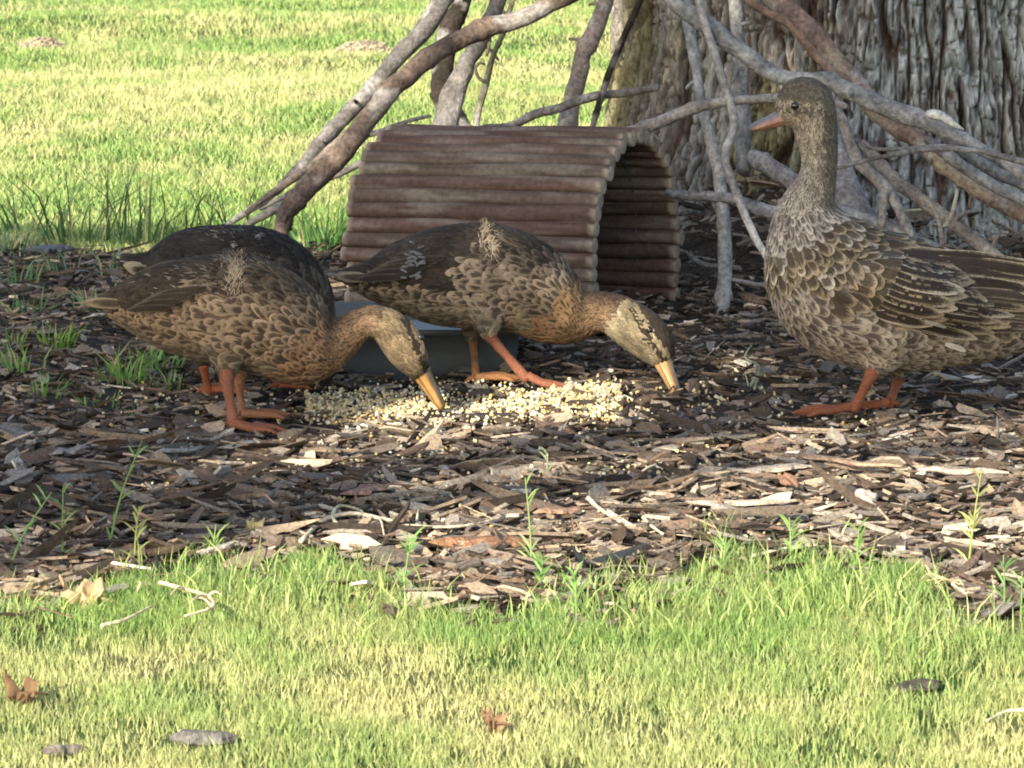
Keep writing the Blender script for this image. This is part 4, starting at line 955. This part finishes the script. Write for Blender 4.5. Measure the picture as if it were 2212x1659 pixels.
PAL_J = dict(bar=(.058, .039, .025), tan=(.35, .245, .148), rear=(.30, .225, .14), belly=(.25, .195, .125), breast=(.36, .215, .115), back=(.045, .032, .020), neck=(.11, .072, .042),
             cheek=(.165, .122, .070), crown=(.038, .029, .021), down=(.52, .42, .28))
def tailset(dk, root, sp, wings):
    V, Fs, at = join(long_feathers(dk, sp, 8)); mesh("tail", dk.out(V), Fs, M_feather, root, True, at)
    for w in wings:
        V, Fs, at = join(long_feathers(dk, w, 9)); mesh("wing", dk.out(V), Fs, M_feather, root, True, at)

def duck_front():
    root = empty("duck", (*GP(520, 930), 0), "warm lit brown young duck in front at the left, bill down in the corn", "duck", "mallard ducks around the feed")
    ch = [(196, 655, 0, 6), (235, 655, 0, 22), (270, 657, 0, 42), (335, 659, 0, 76), (400, 664, 0, 102), (470, 668, 0, 117), (540, 678, 0, 120), (600, 706, .0, 112), (645, 742, .0, 90), (692, 752, .0, 62), (737, 730, 0, 45), (770, 706, .0, 36), (800, 692, .0, 33),
          (835, 702, .0, 37), (856, 724, .0, 43), (880, 757, .0, 44), (895, 786, .0, 30), (903, 805, -.01, 22)]
    ex = [[(490, 725, .030, 60), (493, 778, .040, 30), (490, 812, .042, 17)], [(520, 720, -.05, 60), (525, 775, -.045, 30), (528, 812, -.042, 16)]]
    dk, reg = feeding(4.93, ch, ex, PAL_J, root, 4, 13, ((884, 700), (917, 792)), tuft=[(500, 592, 9, 26, 420, .009, .12, .8), (482, 578, 14, 6, 120, .008, -.7, .3), (400, 625, 45, 26, 70, .008, -1, .1), (555, 580, 30, 8, 70, .008, -.7, .25)])
    d, r_ = (.048, .034, .021), (.13, .095, .06)
    tailset(dk, root, [(270, 655 + abs(k), k * .006, 160 + abs(k) * 9, 655 - abs(k), k * .011, .013, (.12, .08, .045), (.36, .27, .16), .3, .002) for k in range(-3, 4)],
            [[(440 - k * 12, 622 + k * 7, (.056 + .001 * k) * sg, 325 - k * 9 + 18 * (k % 2), 640 + k * 5, .046 * sg, .009, d, r_, .2, .004) for k in range(7)] for sg in (1, -1)])
    bill(dk, root, (903, 803), (955, 884), -.005, -.02, .021, .024, .0260, .0130, (.12, .09, .055), (.40, .22, .08), (.44, .24, .08))
    eye(dk, root, 907, 743, 0, .0042)
    leg(root, W(490, 800, 4.87), W(489, 824, 4.865), [*GP(506, 956)][:2] + [.018], -.12, .066, (.30, .115, .062), .0075, .30)
    leg(root, W(522, 805, 4.97), W(517, 830, 4.97), [*GP(524, 928)][:2] + [.014], .1, .062, (.34, .155, .08), .0058, .35)
duck_front()

def duck_middle():
    root = empty("duck", (*GP(1070, 840), 0), "dark backed duck in the middle, mid stride before the log shelter with its head lowered", "duck", "mallard ducks around the feed")
    ch = [(722, 596, 0, 7), (760, 597, 0, 20), (816, 604, 0, 45), (888, 597, 0, 80), (960, 597, 0, 105), (1032, 596, 0, 113), (1092, 602, 0, 108), (1148, 627, 0, 99), (1190, 662, .0, 80), (1222, 682, .0, 62), (1255, 684, .0, 49), (1288, 672, .005, 43), (1325, 678, .012, 44),
          (1356, 697, .02, 49), (1392, 722, .03, 50), (1418, 750, .04, 40), (1425, 770, .045, 26)]
    ex = [[(1050, 655, .032, 50), (1055, 702, .043, 26), (1058, 728, .043, 15)], [(1030, 660, -.05, 52), (1024, 705, -.045, 26), (1021, 732, -.043, 15)]]
    pal = dict(PAL_J); pal.update(back=(.038, .029, .021), tan=(.33, .25, .165), bar=(.050, .036, .025), belly=(.30, .24, .155), breast=(.33, .20, .10), cheek=(.195, .158, .096), edge=-.12)
    dk, reg = feeding(5.22, ch, ex, pal, root, 9, 13, ((1370, 665), (1437, 775)), tuft=[(1046, 500, 6, 20, 260, .009, .2, .8), (1062, 535, 6, 14, 120, .008, .2, -.6)])
    d, r_ = (.038, .029, .021), (.20, .15, .10)
    w0 = [[(960 - k * 14, 556 + k * 7, .060 * sg, 820 - k * 9 + 14 * (k % 2), 574 + k * 5, .040 * sg, .010, d, (.11, .085, .06), .2, .005) for k in range(7)] for sg in (1, -1)]
    for s_, sg in zip(w0, (1, -1)):
        rr = np.random.default_rng(6)
        for k in range(26):
            x = 905 + rr.normal() * 14; y = 560 + rr.normal() * 20 ; x -= (y - 560) * .35
            s_.append((x, y, .070 * sg, x - 10 - 6 * rr.random(), y + rr.normal() * 5, .070 * sg, .0028, (.15, .15, .15), (.22, .22, .21), .4, .001))
    tailset(dk, root, [(800, 598 + abs(k), k * .006, 700 + abs(k) * 9, 592 + abs(k) * 2, k * .012, .013, (.09, .065, .04), (.30, .24, .15), .3, .002) for k in range(-3, 4)], w0)
    bill(dk, root, (1424, 776), (1466, 864), .045, .06, .022, .025, .0270, .0130, (.17, .12, .07), (.40, .23, .10), (.42, .22, .08))
    eye(dk, root, 1406, 724, .035, .0042)
    leg(root, W(1022, 715, 5.265), W(1021, 735, 5.265), [*GP(1030, 850)][:2] + [.014], .05, .056, (.36, .17, .07), .006, .35)
    leg(root, W(1050, 705, 5.175), W(1060, 728, 5.175), W(1140, 822, 5.165), -.15, .055, (.28, .11, .062), .0074, .25)
duck_middle()

def duck_dark():
    root = empty("duck", (*GP(520, 862), 0), "blackish duck mostly hidden behind the front duck, its back dark and tail spotted tan", "duck", "mallard ducks around the feed")
    ch = [(258, 566, 0, 10), (285, 574, 0, 24), (315, 584, 0, 36), (360, 592, 0, 60), (420, 592, 0, 97), (495, 602, 0, 115), (565, 610, 0, 114), (618, 640, 0, 98), (652, 685, 0, 72), (672, 730, 0, 52), (684, 765, -.005, 42), (690, 785, -.01, 38), (688, 800, -.01, 36), (680, 810, -.01, 34), (672, 818, -.01, 28), (666, 826, -.01, 20)]
    ex = [[(460, 690, .045, 56), (446, 750, .04, 30), (440, 785, .04, 16)], [(590, 700, -.045, 50), (598, 760, -.04, 28), (602, 785, -.04, 15)]]
    pal = dict(PAL_J); pal.update(back=(.024, .020, .016), tan=(.10, .08, .06), bar=(.030, .024, .018), belly=(.08, .06, .04), rear=(.46, .38, .24), breast=(.10, .07, .045), cheek=(.25, .2, .12), edge=-.25, down=(.34, .32, .28))
    dk, reg = feeding(5.13, ch, ex, pal, root, 14, 11, ((690, 770), (672, 830)), n=13000, tuft=[(548, 527, 5, 2.5, 26, .005, .8, -.2), (495, 545, 4, 2, 14, .004, .8, -.2), (470, 520, 30, 8, 50, .006, -.8, .2)])
    c = (.40, .33, .21); s = (.07, .05, .03)
    tailset(dk, root, [(330, 585 + abs(k), k * .006, 252 + abs(k) * 7, 556 + abs(k) * 8, k * .012, .015, s if k % 2 else c, c, .35, .002) for k in range(-3, 4)],
            [[(440 - k * 14, 575 + k * 6, .058 * sg, 320 - k * 10, 585 + k * 4, .035 * sg, .02, (.035, .03, .022), (.09, .075, .055), .12, .006) for k in range(4)] for sg in (1, -1)])
    bill(dk, root, (666, 826), (640, 846), -.01, -.012, .017, .018, .016, .005, (.17, .12, .07), (.5, .28, .08), (.5, .28, .08))
    leg(root, W(440, 775, 5.09), W(440, 795, 5.09), [*GP(452, 874)][:2] + [.014], .0, .05, (.40, .13, .06), .006, .35)
    leg(root, W(602, 775, 5.17), W(602, 795, 5.17), [*GP(606, 864)][:2] + [.014], .0, .05, (.30, .10, .05), .006, .35)
duck_dark()

# ------------------------------------------------------------------ weeds and tufts
def tuft(px, py, n, hpx, wpx, lab, col=(.20, .36, .09), lean=.7, wid=.0036, name="grass_tuft", cat="grass tuft", spread=None):
    gx, gy = GP(px, py); sc_ = gy / F; h = hpx * sc_; w = wpx * sc_
    ra = np.sqrt(RNG.random(n)); aa = RNG.random(n) * 2 * pi; x = ra * np.cos(aa) * w / 2; y = ra * np.sin(aa) * min(w / 2, .06)
    c = np.array(col) * RNG.uniform(.65, 1.3, (n, 1)); m = RNG.random((n, 1)) < .12; c = np.where(m, STRAW * .7, c)
    g = float(G(gx, gy)); az = np.arctan2(y, x) + RNG.normal(0, .8, n)
    o = blades(name, x, y, RNG.uniform(.2, 1.12, n) * h, RNG.uniform(.6, 1.2, n) * wid, c, lean, lab, cat, None, None, "grass tufts and weeds in the mulch", z0=G(gx + x, gy + y) - g, az=az, curve=.75)
    o.location = (gx, gy, g); return o
T_ = [
 (20, 560, 30, 100, 120, "bluish green blades rising at the left edge behind the bed", (.14, .25, .12)),
 (330, 640, 20, 90, 70, "thin blades standing before the dark duck's spotted tail", (.15, .27, .12)),
 (50, 820, 30, 90, 100, "straggly green blades near the left edge below the short sprig", (.2, .34, .1)),
 (300, 905, 16, 50, 90, "sparse low blades in the mulch under the leafy tuft", (.19, .32, .1)),
 (60, 700, 40, 80, 90, "narrow green blades left of the bright upright tuft's top", (.16, .28, .11)),
 (195, 690, 34, 70, 70, "wispy green blades just left of the front duck's tail tip", (.17, .30, .11)),
 (95, 860, 26, 60, 90, "low green tuft at the left below the bright upright one", (.2, .34, .09)),
 (215, 880, 26, 45, 110, "flat spreading green tuft beneath the leafy tuft", (.2, .33, .09)),
 (370, 850, 22, 60, 60, "small tuft right beside the front duck's rear leg", (.2, .34, .1)),
 (60, 520, 34, 190, 200, "loose tuft of long blades coloured dark for shade at the far left edge of the bed", (.075, .135, .045)),  # this and the tall clumps below: tree shade put into blade colour
 (170, 540, 40, 220, 160, "tall wispy grass clump behind the mulch, left of the dark duck's tail", (.075, .135, .045)),
 (290, 545, 44, 250, 170, "tall wispy grass clump rising behind the dark duck's tail", (.075, .135, .045)),
 (400, 535, 26, 210, 150, "thin tall grass clump rising above the dark duck's back", (.075, .135, .045)),
 (530, 535, 24, 230, 160, "sparse tall grass stalks between the dark duck and the branch foot", (.075, .135, .045)),
 (700, 560, 75, 170, 110, "thick green tuft between the branch foot and the log shelter", (.12, .27, .07)),
 (30, 640, 46, 110, 110, "broad green blades spilling in at the left edge", (.16, .3, .12)),
 (140, 612, 26, 80, 70, "small bluish green sprout in the mulch left of the ducks", (.15, .27, .14)),
 (245, 620, 26, 85, 70, "bluish green sprout just left of the dark duck's tail", (.15, .27, .14)),
 (125, 770, 52, 75, 75, "bright green upright tuft left of the front duck's tail", (.26, .42, .08)),
 (20, 765, 24, 60, 60, "short green sprig at the left edge level with the front duck", (.24, .38, .09)),
 (270, 840, 80, 95, 120, "leafy green tuft under the front duck's tail", (.22, .38, .09)),
 (345, 815, 70, 70, 90, "low green tuft between the front duck's tail and the tray", (.2, .37, .1)),
 (660, 640, 16, 90, 50, "green blades beside the dark duck's breast", (.13, .25, .1)),
]
for t in T_: tuft(*t)
def sprig(px, py, hpx, nl, lab, col=(.26, .40, .11), lean=0.12, ll=.03):
    """one upright stalk with leaves"""
    gx, gy = GP(px, py); g = float(G(gx, gy)); h = hpx * gy / F; parts = []
    C = catmull([[0, 0, -.004], [h * lean * .4, 0, h * .5], [h * lean, .004, h]], 14); v, f = tube_geo(C, np.linspace(.0014, .0005, len(C)), 6); parts.append((v, f, np.array(col) * 1.1))
    for k in range(nl):
        t = RNG.uniform(.12, .97); p = C[int(t * (len(C) - 1))]; a = RNG.choice([0, pi]) + RNG.normal(0, .6); l = ll * RNG.uniform(.6, 1.2); up = RNG.uniform(1.0, 2.8)
        d = np.array([cos(a), sin(a), up]); d /= np.linalg.norm(d); s_ = np.cross(d, [0, 1, .2]); s_ /= np.linalg.norm(s_)
        rows = []
        for tt, w in ((0, .4), (.35, 1), (.7, .7), (1, .05)):
            c = p + d * l * tt - np.array([0, 0, l * .35 * tt * tt]); rows += [c - s_ * w * .0011, c + s_ * w * .0011]
        i = np.arange(8).reshape(4, 2); Q = np.stack([i[:-1, 0], i[:-1, 1], i[1:, 1], i[1:, 0]], -1); parts.append((np.array(rows), [Q], np.array(col) * RNG.uniform(.7, 1.25)))
    V, Fs, Cc = merge(parts); o = mesh("weed", V, Fs, M_grass, None, True, {"col": Cc}); o.location = (gx, gy, g)
    tag(o, lab, "weed", "grass tufts and weeds in the mulch")
for s in [(235, 1180, 230, 9, "tall slender grass stalk leaning right over the left mulch", (.24, .40, .12), .33),
          (135, 1225, 170, 7, "upright grass stalk near the lower left corner of the mulch", (.22, .36, .12), .02),
          (10, 1250, 190, 6, "long blade plant leaning in at the left edge of the mulch", (.25, .42, .13), .55),
          (290, 1215, 120, 10, "yellowing bushy sprig by the dead pale leaf", (.38, .40, .14), .1),
          (1150, 1225, 200, 9, "thin stalk standing alone in the mulch below the corn", (.28, .38, .14), -.08),
          (1165, 1290, 90, 12, "short leafy sprig at the lawn edge below the lone stalk", (.20, .36, .10), .1),
          (460, 1200, 70, 8, "small spiky sprig at the lawn edge left of the clump", (.28, .4, .12), .1),
          (1245, 1310, 80, 16, "fresh green leafy sprig at the middle of the lawn edge", (.26, .44, .12), -.05),
          (870, 1290, 130, 12, "branching green stalk at the lawn edge beside the reddish wood", (.20, .38, .10), .15),
          (1710, 1240, 120, 11, "upright sprig before the long pale splinter", (.28, .42, .13), -.05),
          (1850, 1240, 100, 10, "sprig standing before the knotty white fungus lump", (.22, .38, .10), .05),
          (2090, 1240, 230, 16, "tall straw coloured weed at the right of the mulch edge", (.38, .42, .14), .12),
          (2170, 1330, 130, 9, "thin green stalk in the bare patch at the lower right", (.2, .34, .12), -.03),
          (2205, 1340, 110, 8, "stalk at the right edge beside the bare patch", (.22, .36, .12), .02),
          (1180, 1050, 70, 5, "tiny pale sprout in the mulch below the corn", (.36, .42, .22), .05),
          (1620, 860, 55, 3, "tiny pale green seedling between the feeding and the tall duck", (.4, .46, .3), -.2),
          (1560, 1250, 90, 9, "low sprig at the lawn edge under the pale splinter", (.25, .4, .12), .1)]:
    sprig(*s)
EX = []
for (px, py, n, h, w) in [(560, 1290, 420, 85, 260), (690, 1280, 300, 80, 200), (840, 1330, 260, 80, 200), (1420, 1340, 420, 90, 300), (1660, 1300, 380, 80, 260), (1900, 1330, 380, 110, 260),
        (1960, 1440, 260, 100, 180), (1560, 1210, 90, 80, 120), (1180, 1330, 200, 60, 160), (90, 1330, 260, 60, 200), (350, 1260, 160, 60, 220), (1320, 1290, 200, 70, 200), (2120, 1400, 120, 70, 160), (1760, 1250, 120, 80, 160)]:
    gx, gy = GP(px, py); k = gy / F; EX.append(np.stack([gx + RNG.normal(0, w * k / 3, n), gy + RNG.normal(0, .065, n), RNG.uniform(.25, 1.2, n) ** 1.3 * h * k], 1))
EX = np.vstack(EX)
blades("edge_grass", EX[:, 0], EX[:, 1], EX[:, 2], RNG.uniform(.0012, .0024, len(EX)), grass_col(len(EX), np.full(len(EX), .12) + .5 * (RNG.random(len(EX)) < .15)), .6, "ragged fringe of longer green grass along the lawn's edge", "grass", "stuff", curve=.75)

# ------------------------------------------------------------------ loose single pieces on the ground
def slab(px, py, lpx, wpx, th, yaw, col, name, lab, cat, tilt=.0, grain=True, group=None, z=0.006, n=30, taper=.85):
    """an irregular split piece of wood or bark, longer than wide"""
    gx, gy = GP(px, py); k = gy / F; L = lpx * k; Wm = wpx * k; g = float(G(gx, gy)); V = []
    us = np.linspace(-1, 1, n); r = RNG; so = r.random() * 50; ns = 8
    for u in us:
        w = Wm / 2 * (1 - taper * abs(u) ** 2.2) * (.55 + .9 * f2(np.array(u * 4 + so), np.array(so), 240, 3)); w = float(w)
        for q_ in range(ns):
            a = 2 * pi * q_ / ns + .3; rr = 1 + .5 * float(n2(np.array(u * 7 + so), np.array(q_ * 2.3), 241)) - .25
            tq = max(.12, (1 - abs(u) ** 3)) ** .6; V.append([u * L / 2, cos(a) * w * rr * tq, sin(a) * th / 2 * rr * tq + .004 * float(n2(np.array(u * 2 + so), np.array(2.), 242))])
    V = np.array(V); i = np.arange(n * ns).reshape(n, ns); j = np.roll(i, -1, 1); Q = np.stack([i[:-1], j[:-1], j[1:], i[1:]], -1).reshape(-1, 4)
    V = np.vstack([V, V[:ns].mean(0), V[-ns * 1 - 0:].mean(0)]); T = np.vstack([np.stack([j[0], i[0], np.full(ns, len(V) - 2)], -1), np.stack([i[-1], j[-1], np.full(ns, len(V) - 1)], -1)])
    st = f2(V[:, 1] * 500 + so, V[:, 0] * 30, 245, 3); C = np.array(col) * (.45 + 1.1 * st)[:, None]
    c, s = cos(tilt), sin(tilt); V = np.stack([V[:, 0] * c, V[:, 1], V[:, 2] + V[:, 0] * s], 1)
    o = mesh(name, V, [Q, T], M_chip, None, False, {"col": C}); o.location = (gx, gy, g + z); o.rotation_euler = (0, 0, yaw); return tag(o, lab, cat, group)
PW = "single wood pieces lying on the mulch"
slab(1035, 1200, 240, 70, .014, .05, (.25, .135, .075), "wood_chunk", "reddish brown split chunk of wood half sunk at the lawn edge", "wood chunk", group=PW, z=.010)
slab(1000, 921, 560, 26, .010, -.01, (.035, .030, .028), "wood_lath", "long thin dark lath lying just below the strip of corn", "wood lath", group=PW, z=.008, taper=.1)
slab(1670, 1048, 170, 60, .007, .12, (.48, .40, .30), "wood_chip", "broad bleached chip pointing right, left of the long slanted stick", "wood chip", .03, group=PW, z=.014)
slab(1800, 1040, 330, 26, .006, -.55, (.36, .25, .17), "stick", "long tan slanted stick crossing the right side mulch", "stick", 0, group=PW, z=.020)
slab(1600, 1113, 250, 34, .007, .12, (.48, .40, .29), "wood_chip", "long pale pointed splinter above the lawn edge", "wood chip", 0, group=PW, z=.016)
slab(2080, 1048, 200, 40, .007, -.2, (.46, .38, .29), "wood_chip", "bleached ragged chip right of the long slanted stick", "wood chip", 0, group=PW, z=.014)
slab(1060, 1012, 80, 90, .006, -.5, (.24, .165, .12), "bark_flake", "squarish upturned brown bark flake below the corn", "bark", .25, group=PW, z=.018)
slab(1700, 1085, 34, 150, .006, .2, (.27, .15, .10), "bark_flake", "upright reddish flake before the long slanted stick", "bark", .3, group=PW, z=.02)
slab(1205, 1130, 110, 60, .007, .1, (.27, .17, .11), "bark_flake", "oval brown bark flake above the reddish wood chunk", "bark", .05, group=PW, z=.014)
slab(790, 1095, 120, 70, .006, .4, (.17, .115, .09), "bark_flake", "wide dull bark flake left of centre in the mulch", "bark", .1, group=PW, z=.014)
slab(150, 1005, 90, 60, .006, .3, (.25, .22, .2), "bark_flake", "pale grey curled bark flake at the left", "bark", .12, group=PW, z=.014)
slab(390, 1010, 120, 26, .006, .3, (.20, .2, .2), "bark_flake", "slim grey flake below the front duck's tail", "bark", .05, group=PW, z=.014)
slab(680, 1000, 190, 50, .006, .15, (.24, .18, .11), "bark_flake", "long olive brown flake under the front duck's feet", "bark", .0, group=PW, z=.012)
slab(470, 1222, 110, 22, .006, .65, (.38, .33, .28), "stick", "short grey stick poking out of the lawn edge left", "stick", .1, group=PW, z=.018)
slab(230, 720, 90, 20, .004, .5, (.38, .34, .27), "stick", "pale thin stick lying behind the front duck's tail", "stick", 0, group=PW, z=.012)
slab(110, 572, 110, 70, .012, .1, (.10, .105, .115), "stone", "flat blue grey stone at the back left of the bed", "stone", 0, group=None, z=.014)
slab(440, 1612, 150, 60, .014, .1, (.15, .14, .125), "stone", "flat grey stone sunk in the lawn at the bottom left", "stone", 0, group=None, z=.004, taper=.6)
slab(140, 1640, 110, 24, .01, .5, (.15, .13, .11), "stick", "dark stick in the lawn at the bottom left corner", "stick", 0, group=PW, z=.006)
slab(1985, 1492, 150, 90, .003, .75, (.09, .075, .06), "bark_flake", "dark wet bark lying in the hollow of the right lawn", "bark", .02, group=PW, z=.004)  # shadow of the hollow put into a dark slab, no real bark flake

def twig_px(pts, lab, col, r=.0022, name="twig", cat="twig", dz=.012, forks=()):
    P = []
    for x, y in pts:
        gx, gy = GP(x, y); P.append([gx, gy, float(G(gx, gy)) + dz + RNG.uniform(0, .004)])
    P = np.array(P); C = catmull(P, 30); V, Fs = tube_geo(C, np.linspace(r, r * .5, len(C)), 7, .15, 3); parts = [(V, Fs, col)]
    for a, (x, y) in forks:
        gx, gy = GP(x, y); q_ = np.array([gx, gy, float(G(gx, gy)) + dz + .004]); c = catmull([P[a], (P[a] + q_) / 2 + [0, 0, .004], q_], 10); v, f = tube_geo(c, np.linspace(r * .7, r * .3, len(c)), 6); parts.append((v, f, col))
    V, Fs, C = merge(parts); o0 = P[0]; o = mesh(name, V - o0, Fs, M_branch, None, True, {"col": C}); o.location = [float(a) for a in o0]; tag(o, lab, cat, "fine twigs and roots on the ground")
PT = (.60, .50, .36)
twig_px([(650, 1200), (700, 1150), (760, 1140), (820, 1150), (900, 1165), (1000, 1165), (1090, 1142)], "long pale root winding through the mulch above the reddish chunk", PT, .0026, forks=((3, (830, 1190)), (4, (905, 1130))))
twig_px([(745, 1170), (720, 1145), (730, 1125), (760, 1120), (785, 1135), (780, 1165)], "curled pale root loop at the left end of the long root", (.62, .58, .36), .0022)
twig_px([(1270, 1105), (1300, 1130), (1340, 1162)], "pale thin stick left of the pale splinter", PT, .003)
twig_px([(1390, 1150), (1400, 1165), (1432, 1186)], "small crooked pale stick right of the reddish chunk", PT, .0026)
twig_px([(345, 1310), (400, 1325), (450, 1345), (460, 1370), (400, 1385)], "branched dry seed head lying on the lawn at the left", (.62, .50, .32), .0022, dz=.022, forks=((1, (370, 1340)), (2, (410, 1362)), (3, (420, 1350)), (2, (480, 1345))))
twig_px([(220, 1395), (270, 1385), (300, 1370), (330, 1352)], "straw coloured stem on the lawn below the pale dead leaf", (.66, .54, .34), .002, dz=.020)
twig_px([(300, 1140), (350, 1150), (440, 1120)], "brown twig in the mulch above the yellowing sprig", (.24, .15, .10), .0026)
twig_px([(350, 1110), (430, 1085), (500, 1065)], "dark reddish twig pair in the left mulch", (.20, .12, .08), .003)
twig_px([(2060, 1290), (2010, 1275), (1985, 1285)], "dry root fan in the bare patch at the lower right", (.62, .48, .28), .0022, dz=.012, forks=((0, (2000, 1295)), (0, (2020, 1300)), (1, (1990, 1262)), (0, (2080, 1300))))
twig_px([(2212, 1595), (2170, 1600), (2130, 1618)], "pale bent grass stem at the bottom right edge", (.75, .66, .42), .002, dz=.022)
twig_px([(1630, 870), (1640, 830), (1610, 805), (1625, 780)], "thin green runner between the middle and the tall duck", (.22, .26, .17), .002)

def dead_leaf(px, py, spx, col, lab, lobes=5, up=.5, yaw=0):
    gx, gy = GP(px, py); s = spx * gy / F; n = 60; a = np.linspace(0, 2 * pi, n, endpoint=False); r = s / 2 * (.55 + .45 * np.abs(np.cos(lobes * a / 2)) ** .8) * (.9 + .2 * RNG.random(n))
    rings = []; C = []
    for t in (.0, .35, .7, 1.):
        x = np.cos(a) * r * t; y = np.sin(a) * r * t; z = .35 * s * (n2(np.cos(a) * t * 3 + px, np.sin(a) * t * 3 + 9, 260) - .5) * 2 + up * (r * t) ** 2 / s * 1.6 + .12 * s * t * np.cos(lobes * a) ; rings.append(np.stack([x, y, z], 1)); C.append(np.array(col) * (.75 + .4 * np.abs(np.cos(lobes * a / 2)))[:, None] * (1 - .1 * t))
    V = np.vstack(rings); V = np.stack([V[:, 0], V[:, 1] * .8 - V[:, 2] * .0, V[:, 2] + V[:, 1] * .4], 1); i = np.arange(4 * n).reshape(4, n); j = np.roll(i, -1, 1); Q = np.stack([i[:-1], j[:-1], j[1:], i[1:]], -1).reshape(-1, 4)
    c = catmull([[0, 0, 0], [s * .3, -s * .2, s * .1], [s * .6, -s * .3, s * .05]], 8); v, f = tube_geo(c, np.full(len(c), .0012), 6)
    V, Fs, C = merge([(V, [Q], np.vstack(C)), (v, f, np.array(col) * .6)]); o = mesh("dead_leaf", V, Fs, M_leaf, None, True, {"col": C}); o.location = (gx, gy, float(G(gx, gy)) + .011); o.rotation_euler = (.0, .15, yaw); tag(o, lab, "leaf", "dead leaves on the lawn")
dead_leaf(175, 1318, 110, (.72, .52, .28), "large pale yellow dead leaf at the left lawn edge", 5, .3, .3)
dead_leaf(45, 1535, 95, (.30, .18, .095), "curled orange brown dead leaf at the lower left", 3, .6, 1.0)
dead_leaf(1063, 1590, 66, (.36, .22, .12), "small orange crumpled dead leaf at the bottom centre", 3, .6, .4)
dead_leaf(1560, 1120, 38, (.30, .16, .08), "orange brown scrap of leaf below the long pale splinter", 3, .8, .2)
dead_leaf(548, 1162, 45, (.75, .58, .25), "yellow scrap of leaf in the mulch left of the curled root", 3, .3, .2)

def lump(px, py, spx, col, lab):
    gx, gy = GP(px, py); s = spx * gy / F / 2; n = 22; V = []
    for i in range(1, n):
        for k in range(n):
            t = pi * i / n; a = 2 * pi * k / n; d = np.array([sin(t) * cos(a), sin(t) * sin(a), cos(t)]); r = s * (.55 + .9 * float(n3(d[None] * 2.2 + 5, 250)[0])); V.append(d * r * [1, .8, .75])
    i = np.arange((n - 1) * n).reshape(n - 1, n); j = np.roll(i, -1, 1); Q = np.stack([i[:-1], j[:-1], j[1:], i[1:]], -1).reshape(-1, 4); V = np.array(V + [[0, 0, s * .7], [0, 0, -s * .6]])
    T = np.vstack([np.stack([j[0], i[0], np.full(n, len(V) - 2)], -1), np.stack([i[-1], j[-1], np.full(n, len(V) - 1)], -1)])
    o = mesh("fungus_lump", V, [Q, T], M_chip, None, True, {"col": np.array(col) * (.5 + .9 * n3(V * 250, 251))[:, None]}); o.location = (gx, gy, float(G(gx, gy)) + s * .6); tag(o, lab, "fungus")
lump(1872, 1105, 62, (.42, .35, .29), "knotty whitish fungus lump on the right side mulch")

def mound(px, py, spx, lab):
    gx, gy = GP(px, py); k = gy / F; n = 700; a = RNG.random(n) * 2 * pi; r = np.sqrt(RNG.random(n)) * spx * k / 2
    x = gx + r * np.cos(a) * 1.0; y = gy + r * np.sin(a) * 1.4; hh = (1 - (r / (spx * k / 2)) ** 2) * spx * k * .22
    c = np.array([.42, .36, .24]) * RNG.uniform(.55, 1.3, (n, 1)); c[RNG.random(n) < .25] = (.16, .13, .10)
    chips("straw_mound", x, y, RNG.uniform(.012, .04, n), RNG.uniform(.002, .008, n), RNG.uniform(.001, .004, n), RNG.normal(0, .8, n), (RNG.normal(0, .4, n), RNG.normal(0, .5, n)), c, M_chip, np.repeat(0., n) + hh * RNG.uniform(.7, 1, n) + .006,
          label=lab, cat="straw", kind="stuff")
mound(785, 108, 110, "small heap of dry straw and soil on the far lawn beside the branches")
mound(90, 100, 90, "faint patch of dry straw on the far lawn at the top left")
